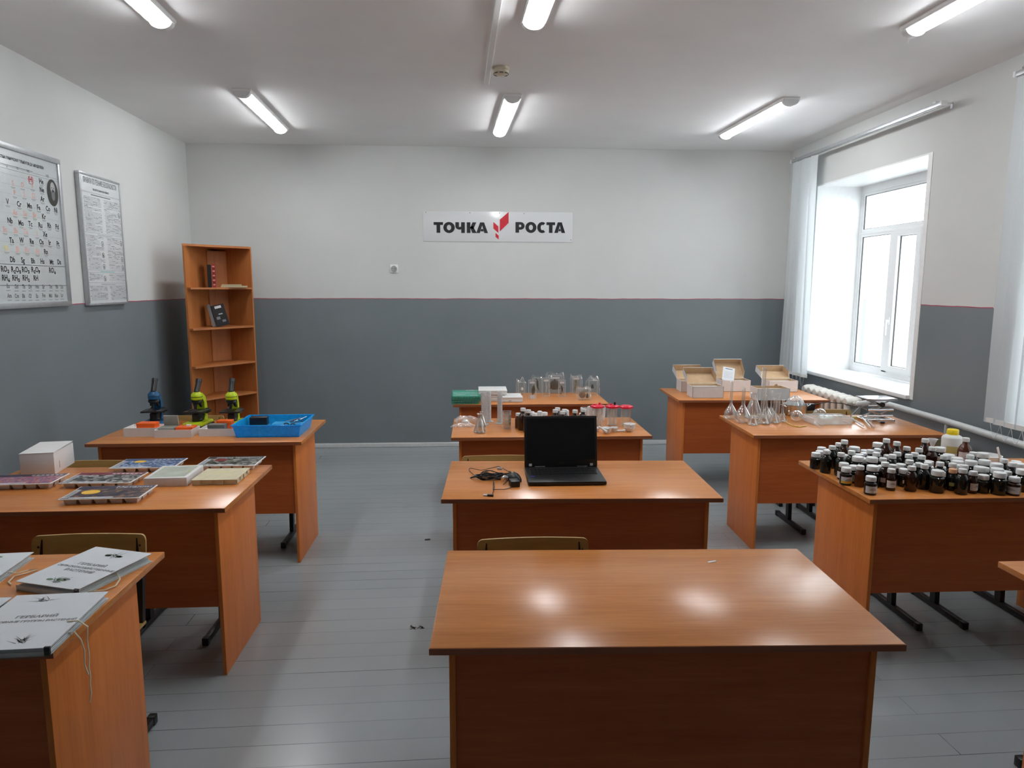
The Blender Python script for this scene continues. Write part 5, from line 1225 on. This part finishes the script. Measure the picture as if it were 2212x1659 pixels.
# steel pot with film-wrapped contents
px_, py_ = (2.266, 4.694)
t = thing('steel_pot', 'small two-handled stainless steel pot behind the flasks', 'pot', (px_, py_, TZ), .1)
m = MB(); m.lathe([(0, 0), (.066, 0), (.073, .006), (.078, .072), (.083, .075), (.083, .077), (.077, .076), (.071, .008), (0, .004)], 36); obj('pot_body', m, 'steel', t)
for sg in (-1, 1):
    m = MB(); m.tube([(sg*.078, -.022, .062), (sg*.100, -.020, .072), (sg*.110, 0, .076), (sg*.100, .020, .072), (sg*.078, .022, .062)], .004, 8); obj('handle', m, 'chrome', t)
def crumple(label, x, y, z, rx, ry, h, seed, mt='bag_film', nm='plastic_bag', cat='bag', grp=None, sharp=.35, rz=0):
    rn = random.Random(seed); ph = [rn.uniform(0, 6.28) for _ in range(8)]
    t = MB()
    def fn(u, v):
        th_ = u*2*PI; f_ = math.cos(v*PI/2)
        w_ = 1+.12*math.sin(3*th_+ph[0])+.10*math.sin(7*th_+ph[1]+4*v)+.06*math.sin(13*th_+ph[2]+9*v)
        zz = h*math.sin(v*PI/2)*(1+sharp*.5*math.sin(4*th_+ph[3])*f_+sharp*.35*math.sin(9*th_+ph[4]+7*v)*f_)
        return (rx*f_*w_*math.cos(th_), ry*f_*w_*math.sin(th_), max(.0008, zz))
    t.sheet(fn, 48, 14)
    o = obj(nm, t, mt, None, (x, y, z), rz, smooth=False); tag(o, label, cat, grp); return o
crumple('crumpled clear film bag piled inside the steel pot', px_-.004, py_, TZ+.020, .066, .066, .115, 4, sharp=.25)
rx_, ry_ = (2.158, 4.446)
t = thing('round_flask', 'round-bottomed glass flask lying on its side in front of the pot', 'flask', (rx_, ry_, TZ), 0)
m = MB(); m.at(0, 0, .040, 0, R(0), R(108)); out = [(0, -.038), (.018, -.034), (.032, -.021), (.038, 0), (.034, .018), (.022, .032), (.011, .040), (.0095, .050), (.0095, .112), (.012, .114)]
m.lathe(out, 28); m.lathe([(max(0, r-.0012), z) for r, z in out][::-1], 28); obj('vessel', m, 'lab_glass', t)
q0 = (2.068, 4.388); q1 = (2.062, 4.295); q2 = (2.109, 4.247); q3 = (2.109, 4.498); q4 = (2.151, 4.289)
m = MB(); m.tube([(q3[0], q3[1]+.02, TZ+.004), (q3[0], q3[1], TZ+.004), (q0[0], q0[1], TZ+.004), (q1[0], q1[1], TZ+.004), (q2[0]-.02, q2[1]+.005, TZ+.004), (q4[0], q4[1], TZ+.005)], .0035, 8); tag(obj('rubber_tube', m, 'yellow_rubber'), 'curved yellow rubber tube lying before the round flask', 'tube')
# plastic set tray with wells
cx_, cy_ = (2.218, 4.331)
t = thing('petri_dish_case', 'clear plastic case of small vials in the middle of the glassware desk', 'case', (cx_, cy_-.01, TZ), 0)
m = MB(); frustum(m, .255, .16, .27, .175, .045, .0025); obj('case_body', m, 'bag_film', t)
for k in range(5):
    m = MB(); m.at(.065+.032*k, .035, .004); m.lathe([(0, 0), (.012, 0), (.013, .003), (.013, .050), (.0115, .050), (.0115, .004), (0, .004)], 16); m.lathe([(.014, .047), (.014, .053), (0, .054)], 16); obj('vial', m, 'acrylic', t)
m = MB(); m.at(cx_+.09, cy_+.10, TZ+.046); m.lathe([(.042, 0), (.042, .010), (.034, .030), (.018, .042), (0, .046)], 26); tag(obj('glass_dome', m, 'lab_glass'), 'clear glass dome resting on the vial case', 'dome')
for k in range(3):
    m = MB(); m.at(cx_+.155, cy_+.14, TZ+.001+.0136*k); m.lathe([(0, 0), (.048, 0), (.050, .002), (.050, .012), (.0485, .012), (.0485, .003), (0, .002)], 30)
    tag(obj('petri_dish', m, 'acrylic'), ['bottom petri dish of the stack behind the vial case', 'middle petri dish of the stack behind the vial case', 'top petri dish of the stack behind the vial case'][k], 'petri dish', 'petri dishes behind the vial case')
w0, w1, w2 = (2.513, 4.845), (2.707, 4.870), (2.588, 4.549)
m = MB(); m.tube([(w0[0]-.04, w0[1]-.02, TZ+.050), (w0[0], w0[1], TZ+.052), (w0[0]+.07, w0[1]+.01, TZ+.060), (w1[0]-.03, w1[1]-.05, TZ+.055), (w1[0]+.03, w1[1]-.16, TZ+.045), (w2[0]+.0, w2[1], TZ+.015), (w2[0]-.005, w2[1]-.03, TZ+.004)], .0028, 8); tag(obj('black_wire', m, 'cable'), 'black wire arching over the petri dishes', 'wire')
m = MB(); m.at(w0[0]-.10, w0[1]-.01, TZ, .1); m.box(0, .075, 0, .03, 0, .05, bev=.004); tag(obj('black_case', m, 'book_black'), 'flat black case behind the vial case', 'case')
def rod(label, a, b, r, mt, z0=.004, z1=.004, grp='glass tubes lying beside the vial case'):
    m = MB(); m.tube([(a[0], a[1], TZ+z0+r), (b[0], b[1], TZ+z1+r)], r, 10); return tag(obj('glass_tube', m, mt), label, 'glass tube', grp)
g0 = (2.568, 4.466)
rod('glass tube lying from the green tag toward the desk front', (2.553, 4.451), (2.500, 4.235), .006, 'milky')
rod('glass tube lying left of the scissor jack, upper one', (2.661, 4.544), (2.532, 4.218), .006, 'bag_film', .006)
rod('glass tube lying closest to the scissor jack', (2.658, 4.477), (2.553, 4.202), .005, 'milky')
rod('thin glass rod lying in front of the vial case, pointing right', (2.471, 4.424), (2.465, 4.345), .003, 'milky')
rod('thin glass rod lying between the yellow tube and the vial case', (2.258, 4.521), (2.211, 4.225), .004, 'bag_film')
rod('second thin glass rod lying between yellow tube and vial case', (2.320, 4.568), (2.258, 4.282), .003, 'bag_film', .001, .001)
m = MB(); m.at(g0[0]-.02, g0[1]-.01, TZ+.002, .4, R(20)); m.box(-.015, .03, -.002, .002, .0, .030); m.box(-.005, .035, .006, .008, -.0, .022); tag(obj('green_tag', m, 'tag_green'), 'small yellow-green tag lying on the glass tubes', 'tag')
# scissor jack
jx, jy = (2.606, 4.415)
t = thing('lab_jack', 'chromed laboratory scissor jack raised at the right of the glassware', 'lab jack', (jx+.01, jy, TZ), -.05)
m = MB(); m.box(0, .20, 0, .006, 0, .014); m.box(0, .20, .124, .13, 0, .014); m.box(0, .006, 0, .13, 0, .014); m.box(.194, .20, 0, .13, 0, .014); m.box(.006, .194, .006, .124, .001, .003); obj('base_frame', m, 'steel', t)
m = MB(); m.box(-.005, .205, -.01, .14, .150, .156, bev=.001); m.box(-.003, .203, -.010, -.008, .142, .150); obj('platform', m, 'chrome', t)
for yy in (.012, .114):
    for (a, b) in (((.02, .012), (.17, .080)), ((.17, .012), (.02, .080)), ((.02, .080), (.17, .148)), ((.17, .080), (.02, .148))):
        m = MB(); m.bar((a[0]+.005, yy, a[1]), (b[0]+.005, yy, b[1]), .003, .010); obj('scissor_arm', m, 'steel', t)
for zz, r_ in ((.014, .006), (.080, .007), (.110, .004), (.040, .005)):
    m = MB(); m.tube([(.015, .005, zz), (.185, .005, zz)], r_, 10); obj('cross_rod', m, 'chrome', t)
m = MB(); m.at(.10, -.005, .118, 0, PI/2); m.lathe([(0, 0), (.017, 0), (.018, .006), (.016, .014), (0, .015)], 10); obj('knob', m, 'micro_black', t)
m = MB(); kx, ky = (2.701, 4.360); m.at(kx, ky, TZ); m.lathe([(0, 0), (.012, 0), (.016, .005), (.012, .011), (.005, .014), (0, .014)], 16); tag(obj('black_stopper', m, 'book_black'), 'small black stopper lying in front of the scissor jack', 'stopper')
for k, (a, b) in enumerate(((1888, 906), (1897, 908), (1918, 905), (1880, 912))):
    m = MB(); x_, y_ = (1.468, -2.414) if False else [(2.692, 4.441), (2.701, 4.408), (2.794, 4.451), (2.613, 4.350)][k]
    m.at(x_, y_, TZ); m.lathe([(0, 0), (.009, 0), (.010, .002), (.010, .022), (.0085, .022), (.0085, .003), (0, .003)], 14)
    tag(obj('glass_vial', m, 'acrylic'), ['tiny clear vial left of the black stopper', 'tiny clear vial touching the black stopper', 'tiny clear vial right of the black stopper, under the jack', 'tiny clear vial nearest the lying glass tubes'][k], 'vial', 'tiny vials before the scissor jack')

# ================================================================ white mailing boxes
def mail_box(label, x, y, rz, lid=60, flap=True, w_=.25, d_=.17, h_=.095):
    t = thing('mailing_box', label, 'box', (x, y, TZ), rz, 'open white mailing boxes')
    th = .003
    m = MB()
    # outer white shell, inner brown face, dark cut edges
    for (x0, x1, y0, y1) in ((0, w_, 0, th), (0, w_, d_-th, d_), (0, th, th, d_-th), (w_-th, w_, th, d_-th)):
        m.box(x0, x1, y0, y1, 0, h_, 0)
    m.box(th, w_-th, th, d_-th, 0, th, 1)
    for (x0, x1, y0, y1) in ((th, w_-th, th, th+.0008), (th, w_-th, d_-th-.0008, d_-th), (th, th+.0008, th, d_-th), (w_-th-.0008, w_-th, th, d_-th)): m.box(x0, x1, y0, y1, th, h_-.001, 1)
    for xx in (0, w_): m.box(xx-.0009 if xx == 0 else xx-.0010, xx+.0010 if xx == 0 else xx+.0009, -.0009, .0010, 0, h_, 2)
    m.box(-.0006, w_+.0006, -.0006, .0006, 0, .0018, 2)
    obj('tray', m, ['card_white', 'cardboard', 'card_edge'], t, smooth=False)
    if lid:
        m = MB(); m.at(0, d_, h_, 0, R(lid)); # lid panel folds back from the rear edge; local -y is its inner side when raised
        L_ = d_*.98
        m.box(.001, w_-.001, 0, .0028, 0, L_, 0); m.box(.003, w_-.003, -.0006, 0, 0, L_, 1)
        m.box(.001, w_-.001, -.055, 0, L_, L_+.0028, 0); m.box(.003, w_-.003, -.054, 0, L_-.0006, L_, 1)
        for xx in (0, w_-.003):
            sgn = 0 if xx == 0 else 1
            pl = [(0, .012), (-.050, .040), (-.050, L_-.004), (0, L_)]
            a = [m.v((xx+(-.0 if sgn == 0 else .003), p, q)) for p, q in pl]; b = [m.v((xx+(.003 if sgn == 0 else 0), p, q)) for p, q in pl]
            m.f(a, 0); m.f(b, 1)
            for i in range(4): m.f([a[i], b[i], b[(i+1) % 4], a[(i+1) % 4]], 2 if i == 1 else 0)
        obj('lid', m, ['card_white', 'cardboard'] + ['card_edge'], t, smooth=False)
    elif flap:
        m = MB(); m.at(.165, .10, h_-.01, 0, R(10)); m.vprism([(0, 0), (.035, 0), (.030, .028), (.018, .036), (.006, .026)], 0, .003); obj('flap', m, 'cardboard', t)
    m = MB(); m.box(.008, w_-.008, .05, d_-.008, h_*.5, h_*.80); m.box(.008, w_-.03, .045, .05, h_*.5, h_-.008); obj('insert', m, 'cardboard' if not lid else 'card_white', t)
    return t
mail_box('open white mailing box at the far left, behind the front one', 1.782, 5.775, -.03, -72)
mail_box('open white mailing box at the front left corner of the desk', 1.775, 5.452, -.03, -66)
mail_box('tallest opened white mailing box, a leaflet leaning on its lid', 2.135, 5.785, -.03, -44)
mail_box('white mailing box at the front right without a raised lid', 2.252, 5.305, -.02, 0, True, .255)
mail_box('open white mailing box at the back right, nearest the radiator', 2.532, 5.745, -.03, -74)
m = MB(); m.at(2.150, 5.83, TZ+.098, -.1, R(-38), R(12)); m.box(0, .10, 0, .0012, 0, .135); o = obj('leaflet', m, 'paper', smooth=False); tag(o, 'white printed leaflet leaning in the tallest opened mailing box', 'leaflet')
m = MB(); m.at(2.150, 5.83, TZ+.098, -.1, R(-38), R(12)); m.rect(.02, .08, .115, .123, 0, -.0006)
for k in range(6): m.rect(.012, .088, .09-.012*k, .0925-.012*k, 1, -.0006)
c = obj('lettering', m, ['ink_grey', 'ink_pale'], o, smooth=False)

# ================================================================ far middle desk: green trays, white boxes, specimens
for k in range(4):
    t = thing('perforated_tray', ['bottom green perforated tray of the stack', 'second green perforated tray from the bottom of the stack', 'third green perforated tray from the bottom of the stack', 'top green perforated tray of the stack, with pale rails'][k] + ' at the desk corner', 'tray', (-.158+.004*k, 5.225, TZ+.0165*k), .035, 'stacked green trays')
    m = MB(); frustum(m, .205, .315, .215, .325, .014, .002); 
    obj('tray_body', m, 'green_tray', t)
    m = MB(); 
    for i in range(9): m.box(.012+i*.022, .018+i*.022, -.0062, -.0052, .003, .011); 
    for i in range(13): m.box(.2098, .2108, .014+i*.023, .026+i*.023, .003, .011)
    obj('rib_pattern', m, 'ink_green', t, smooth=False)
    if k == 3: m = MB(); m.box(.02, .09, .05, .06, .014, .017); m.box(.13, .185, .03, .04, .014, .017); m.box(.10, .17, .28, .29, .014, .017); m.box(.0, .20, .14, .146, .014, .016); obj('clip', m, 'milky', t)
# white boxes
def lidbox(label, x, y, z, w_, d_, h_, rz=0, nm='white_box'):
    t = thing(nm, label, 'box', (x, y, z), rz, 'small white boxes on the far middle desk')
    m = MB(); m.box(0, w_, 0, d_, 0, h_*.62, bev=.003); obj('box_body', m, 'white_plastic', t)
    m = MB(); m.box(-.002, w_+.002, -.002, d_+.002, h_*.63, h_, bev=.004); m.box(w_*.35, w_*.65, d_*.2, d_*.35, h_, h_+.001); obj('lid', m, 'white_plastic', t)
    m = MB(); m.box(w_*.30, w_*.44, -.0008, 0, h_*.2, h_*.4); obj('sticker', m, 'ink_pale', t)
    return t
lidbox('lower white box under the wide lidded one, behind the cylinders', .062, 5.36, TZ, .19, .20, .050)
lidbox('wide white lidded box on top of another, behind the tall cylinders', .048, 5.35, TZ+.052, .22, .22, .036)
lidbox('small white box at the front, right of the wide lidded box', .232, 5.30, TZ, .155, .085, .042)
lidbox('small white box behind the front one, right of the wide lidded box', .245, 5.405, TZ, .14, .12, .038)
def slab(label, x, y, w_, h_, d_=.028, mt='acrylic', cap_=True, foot=False, z=TZ, rz=0.0):
    t = thing('specimen_block', label, 'specimen block', (x-w_/2, y, z), rz, 'clear specimen blocks')
    m = MB(); m.box(0, w_, 0, d_, 0, h_, bev=.0015); obj('block', m, mt, t)
    m = MB()
    for q in ((0, .004, 0, h_), (w_-.004, w_, 0, h_), (.004, w_-.004, h_-.004, h_), (.004, w_-.004, 0, .003)): m.box(q[0], q[1], -.001, .0, q[2], q[3])
    obj('bright_edge', m, 'milky', t)
    if cap_: m = MB(); m.box(w_*.18, w_*.82, -.0015, -.0005, h_-.030, h_-.014); obj('sticker', m, 'sticker', t)
    return t
def blob(name, mt, parent, pts, y0, y1):
    m = MB(); m.vprism(pts, y0, y1); return obj(name, m, mt, parent)
b = slab('clear specimen block with a striped fish, nearest the white boxes', *(0.475, 5.452), .062, .155)
m = MB(); m.at(.034, .012, .028, 0, 0, R(8)); m.lathe([(0, 0), (.006, .004), (.004, .012), (.012, .024), (.017, .045), (.014, .066), (.006, .082), (0, .088)], 14, sy=.45); obj('fish', m, 'specimen_fish', b)
m = MB(); m.box(.012, .052, -.0020, -.0008, .004, .034); obj('sticker', m, 'sticker', b)
b = slab('tall empty-looking clear block between the fish and the turtle', *(0.603, 5.608), .062, .150)
m = MB(); m.at(.030, .014, .03); m.tube([(0, 0, 0), (.004, 0, .04), (-.002, 0, .08)], [.002, .003, .001], 8); obj('worm', m, 'milky', b)
b = slab('widest clear block holding a dark turtle', *(0.690, 5.727), .115, .155, .035)
m = MB(); m.at(.056, .016, .030); m.lathe([(0, 0), (.020, .004), (.037, .020), (.042, .042), (.037, .064), (.022, .078), (0, .082)], 26, sy=.34); sh = obj('turtle', m, 'specimen_dark', b)
m = MB(); m.at(.056, .016, .105); m.lathe([(.010, 0), (.012, .006), (.007, .016), (0, .024)], 12, sy=.6); obj('turtle_head', m, 'specimen_dark', sh)
for (xx, zz) in ((.018, .090), (.094, .090), (.016, .044), (.096, .042)):
    m = MB(); m.at(xx, .016, zz); m.lathe([(0, -.009), (.010, -.003), (.010, .004), (0, .009)], 10, sy=.5); obj('turtle_leg', m, 'specimen_dark', sh)
b = slab('clear block holding a small black lizard, right of the turtle', *(0.726, 5.551), .058, .140)
m = MB(); m.tube([(.018, .012, .020), (.026, .012, .034), (.032, .012, .050), (.031, .012, .070), (.027, .012, .084)], [.0012, .003, .006, .0068, .004], 10); m.tube([(.027, .012, .082), (.026, .012, .090), (.026, .012, .096)], [.0055, .0065, .002], 10); lz = obj('lizard', m, 'cable', b)
for p, q in (((.031, .012, .075), (.046, .010, .080)), ((.027, .012, .077), (.014, .010, .072)), ((.032, .012, .048), (.043, .010, .036)), ((.030, .012, .046), (.018, .010, .052))):
    m = MB(); m.tube([p, ((p[0]+q[0])/2, .010, (p[2]+q[2])/2-.004), q], [.002, .0018, .0012], 6); obj('lizard_leg', m, 'cable', lz)
b = slab('tall clear block with a tan worm-like specimen inside a bag, right group', *(0.868, 5.714), .070, .150, .04)
m = MB(); m.tube([(.030, .02, .130), (.036, .02, .10), (.034, .02, .07), (.028, .02, .04), (.040, .02, .018)], [.014, .013, .008, .010, .006], 12); obj('specimen', m, 'specimen_tan', b)
b = slab('block in crumpled wrap with a dark pointed shape, far right group', *(0.994, 5.629), .075, .125, .045, cap_=False)
m = MB(); m.at(.036, .02, .055); m.lathe([(.014, 0), (.010, .02), (0, .040)], 10, sy=.4); obj('specimen', m, 'specimen_dark', b)
b = slab('front block with a rust-coloured shell slice, nearest the desk edge', *(0.880, 5.377), .095, .095, .06, cap_=False)
m = MB(); m.at(.035, .02, .042, 0, PI/2); m.lathe([(0, 0), (.024, .001), (.027, .006), (0, .008)], 22); obj('specimen', m, 'specimen_rust', b)
m = MB(); m.at(.074, .012, .03); m.lathe([(0, -.016), (.012, -.008), (.009, .010), (0, .028)], 9, sy=.6); obj('shell_piece', m, 'specimen_dark', b)
b = slab('small white framed block at the left of the specimen group', *(0.404, 5.697), .055, .105, .03, cap_=False)
m = MB(); m.at(.036, .015, .042); m.lathe([(0, -.014), (.011, -.004), (.008, .010), (0, .018)], 10, sy=.6); obj('specimen', m, 'white_matte', b)
b = slab('bagged block with a dark hanging specimen behind the fish block', *(0.542, 5.763), .080, .130, .03, cap_=False)
m = MB(); m.tube([(.030, .015, .130), (.036, .015, .105), (.044, .015, .075), (.048, .015, .045), (.058, .015, .022)], [.008, .014, .012, .006, .003], 10); obj('specimen', m, 'specimen_dark', b)
def sleeve(label, x, y, w_, d_, h_, seed, ear=.02):
    """loose crinkled film bag standing around a block, open at the bottom"""
    rn = random.Random(seed); ph = [rn.uniform(0, 6) for _ in range(6)]; m = MB()
    def fn(u, v):
        a = u*2*PI; c_, s_ = math.cos(a), math.sin(a)
        k = (abs(c_)**6+abs(s_)**6)**(-1/6)
        q = 1+.05*math.sin(5*a+ph[0]+6*v)+.035*math.sin(11*a+ph[1]-9*v)
        close = 1-.75*max(0, v-.85)/.15
        zz = h_*v + ear*v*v*(math.sin(2*a+ph[2])*.5+.5*math.sin(5*a+ph[3]))
        return (x+w_/2*k*c_*q*(1 if v < .85 else 1-.15*(v-.85)/.15), y+d_/2*k*s_*q*close, TZ+.001+zz)
    m.sheet(fn, 48, 16); return tag(obj('plastic_bag', m, 'film_thin', smooth=False), label, 'bag', 'film bags around the specimen blocks')
px_, py_ = (0.404, 5.697); sleeve('crinkled film bag over the white framed block', px_, py_+.015, .082, .050, .120, 1, .03)
px_, py_ = (0.542, 5.763); sleeve('crinkled film bag over the hanging dark specimen', px_, py_+.015, .098, .046, .140, 2, .02)
px_, py_ = (0.690, 5.727); sleeve('tall crinkled film bag over the turtle block', px_, py_+.0175, .150, .056, .175, 3, .022)
px_, py_ = (0.868, 5.714); sleeve('crinkled film bag over the tan worm-like specimen', px_, py_+.02, .100, .062, .150, 4, .02)
px_, py_ = (0.994, 5.629); sleeve('crumpled film bag over the far right dark specimen', px_, py_+.022, .110, .068, .140, 5, .03)
px_, py_ = (0.880, 5.377); sleeve('loose film bag over the rust-coloured shell block', px_, py_+.03, .112, .080, .100, 6, .014)

# ================================================================ third middle desk: cylinders, beakers, jars, bowls
GB = 'white plastic cylinders'
cylinder('tall milky cylinder, leftmost and nearest of the three', *(0.073, 4.447), .212, .0175, 'milky', GB)
cylinder('tall milky cylinder, middle and farthest of the three', *(0.106, 4.539), .205, .0165, 'milky', GB)
cylinder('tall milky cylinder, rightmost of the three', *(0.177, 4.471), .212, .0165, 'milky', GB)
for k, nm_ in enumerate(('bottom', 'second from bottom', 'third from bottom', 'top')):
    x_, y_ = (0.214, 4.304); m = MB(); m.at(x_, y_, TZ+.0002+.022*k); m.lathe([(0, 0), (.023, 0), (.025, .003), (.0285, .045), (.031, .047), (.0275, .045), (.0235, .004), (0, .003)], 26)
    tag(obj('glass_beaker', m, 'lab_glass'), '%s clear beaker of the nested stack beside the cylinders' % nm_, 'beaker', 'nested beakers')
flask('small conical flask standing in front of the milky cylinders', *(0.043, 4.189), 'conical', 1.15, 'glassware beside the laptop')
flask('smaller conical flask just behind the front one, left of the cylinders', *(0.057, 4.373), 'conical', .95, 'glassware beside the laptop')
crumple('clear plastic bag of white parts at the left end, upper heap', *(-0.036, 4.533), TZ, .085, .055, .040, 8, grp='bags at the left end of the desk')
crumple('flat clear plastic bag of white parts at the left end, lower heap', *(-0.055, 4.381), TZ, .075, .040, .024, 9, grp='bags at the left end of the desk')
m = MB(); x_, y_ = (-0.048, 4.502); m.at(x_, y_, TZ+.002, .2); m.lathe([(0, 0), (.022, .0), (.026, .008), (.012, .018), (0, .019)], 14); tag(obj('white_cup', m, 'white_matte'), 'small white cup showing through the upper plastic bag', 'cup')
MB3 = [
 ('narrow', (0.288, 4.321), 'small amber bottle standing alone left of the laptop top'),
 ('large', (0.314, 4.261), 'leftmost tall brown bottle behind the laptop'),
 ('large', (0.342, 4.199), 'second tall brown bottle from the left behind the laptop'),
 ('jar', (0.383, 4.458), 'small white-capped jar between the tall left bottle and white jar'),
 ('jar', (0.405, 4.408), 'white-capped jar left of the domed white bottle'),
 ('jar', (0.466, 4.435), 'white-capped jar right of the domed white bottle'),
 ('large', (0.509, 4.198), 'left brown bottle of the middle trio behind the laptop'),
 ('large', (0.531, 4.263), 'rear brown bottle of the middle trio behind the laptop'),
 ('large', (0.548, 4.142), 'right brown bottle of the middle trio behind the laptop'),
 ('large', (0.567, 4.208), 'brown bottle hidden behind the taller white dome'),
 ('large', (0.629, 4.180), 'reddish brown bottle alone right of the middle trio'),
 ('large', (0.685, 4.219), 'rightmost tall brown bottle behind the laptop'),
 ('jar', (0.709, 4.393), 'small jar before the rightmost tall brown bottle'),
]
G3 = 'reagent bottles behind the laptop'
for i, (kind, (x, y), lb) in enumerate(MB3):
    bottle(kind, x, y, lb, G3, 'amber_light' if i in (0,) else 'amber_glass')
def white_cyl(label, x, y, r, h, dome):
    m = MB(); m.at(x, y, TZ); m.lathe([(0, 0), (r, 0), (r, h-dome), (r*.92, h-dome*.5), (r*.6, h-dome*.12), (0, h)], 22)
    return tag(obj('white_bottle', m, 'white_plastic'), label, 'bottle', 'plain white bottles behind the laptop')
white_cyl('domed white bottle between brown bottles, left half behind the laptop', *(0.428, 4.350), .017, .105, .010)
white_cyl('taller domed white bottle right of the middle brown trio', *(0.597, 4.332), .016, .115, .012)
white_cyl('short white dome just above the laptop screen edge', *(0.544, 4.331), .016, .08, .016)
m = MB(); m.at(.425, 4.565, TZ); m.box(0, .165, 0, .07, 0, .012, bev=.001); tag(obj('cream_card_box', m, 'beige_card'), 'flat cream card box behind the brown bottles on the middle desk', 'box')
for k, (p, lb) in enumerate((((.740, 4.49), 'clear plastic cup left of the red-lidded jars'), ((.795, 4.53), 'clear plastic cup behind the leftmost red-lidded jar'), ((.865, 4.56), 'clear plastic cup between the red-lidded jars'))):
    m = MB(); m.at(p[0], p[1], TZ); m.lathe([(0, 0), (.022, 0), (.030, .095), (.032, .097), (.028, .094), (.021, .003), (0, .002)], 22); tag(obj('plastic_cup', m, 'bag_film'), lb, 'cup', 'clear cups by the red-lidded jars')
def lidjar(label, x, y, knobs, h=.118, r=.034):
    t = thing('lidded_jar', label, 'jar', (x, y, TZ), 0, 'red-lidded jars')
    m = MB(); m.lathe([(0, 0), (r*.86, 0), (r*.9, .003), (r, h), (r-.0014, h), (r*.88, .005), (0, .004)], 28); obj('jar', m, 'acrylic', t)
    m = MB(); m.lathe([(0, h-.002), (r*1.05, h-.002), (r*1.26, h+.004), (r*1.26, h+.009), (r*1.0, h+.016), (0, h+.018)], 32, 0); 
    for k in range(20): m.at(r*1.2*math.cos(k*PI/10), r*1.2*math.sin(k*PI/10), h+.006); m.lathe([(0, -.004), (.005, -.004), (.005, .005), (0, .006)], 8)
    lid = obj('lid', m, 'red_plastic', t)
    for (dx, dy, hh, mt_) in knobs:
        m = MB(); m.at(dx, dy, h+.014); m.lathe([(0, 0), (.007, 0), (.007, hh), (.005, hh+.002), (0, hh+.002)], 12); obj('knob', m, mt_, lid)
    m = MB(); m.at(0, 0, .006)
    for a_ in range(4): m.tube([(.018*math.cos(a_*1.57+.4), .018*math.sin(a_*1.57+.4), 0), (.012*math.cos(a_*1.57+.4), .012*math.sin(a_*1.57+.4), .10)], .006, 8)
    if knobs: obj('inner_tubes', m, 'bag_film', t)
    return t
lidjar('clear jar with red lid and two red knobs, leftmost of three', *(0.804, 4.382), [(-.012, 0, .008, 'red_plastic'), (.014, .0, .016, 'red_plastic'), (-.022, -.01, .010, 'red_plastic')])
lidjar('clear jar with red lid carrying a red and a black knob, middle one', *(0.900, 4.375), [(-.010, 0, .012, 'red_plastic'), (.016, .0, .020, 'cable')])
lidjar('clear jar with plain red lid, rightmost of three', *(0.989, 4.369), [], .116)
def bowl(label, x, y, r, h, z=TZ, pestle=None):
    t = thing('porcelain_bowl', label, 'bowl', (x, y, z), 0, 'porcelain bowls')
    m = MB(); m.lathe([(0, .0), (r*.5, 0), (r*.55, .003), (r*.85, h*.45), (r, h), (r-.003, h), (r*.80, h*.48), (r*.4, .006), (0, .005)], 30); obj('bowl', m, 'porcelain', t)
    m = MB(); m.box(-.005, .005, r*-1.12, -r*.94, h-.006, h-.001, bev=.001); obj('spout', m, 'porcelain', t)
    return t
bowl('porcelain mortar bowl nearest the laptop of the two', *(0.820, 4.136), .030, .036)
bowl('smaller porcelain mortar bowl to the right of the first', *(0.873, 4.174), .024, .030)
bowl('porcelain bowl half hidden at the laptop corner', *(0.770, 4.195), .022, .026)
x_, y_ = (0.971, 4.181)
for k, nm_ in enumerate(('lowest', 'middle', 'topmost')):
    bowl('%s white bowl of the stack at the right end of the desk' % nm_, x_, y_, .036+.001*k, .030, TZ+.010*k)
def pestle(label, a, b, za, zb):
    m = MB(); m.tube([(a[0], a[1], TZ+za), ((a[0]*2+b[0])/3, (a[1]*2+b[1])/3, TZ+(za*2+zb)/3), (b[0], b[1], TZ+zb)], [.009, .006, .005], 10); return tag(obj('pestle', m, 'porcelain'), label, 'pestle', 'porcelain pestles')
pa = (0.812, 4.097); pestle('white pestle resting in the first mortar bowl', (pa[0]+.002, pa[1]+.0), (pa[0]-.045, pa[1]+.03), .016, .046)
pa = (0.923, 4.165); pestle('white pestle lying between the small bowl and bowl stack', (pa[0]+.018, pa[1]), (pa[0]-.045, pa[1]+.01), .010, .006)
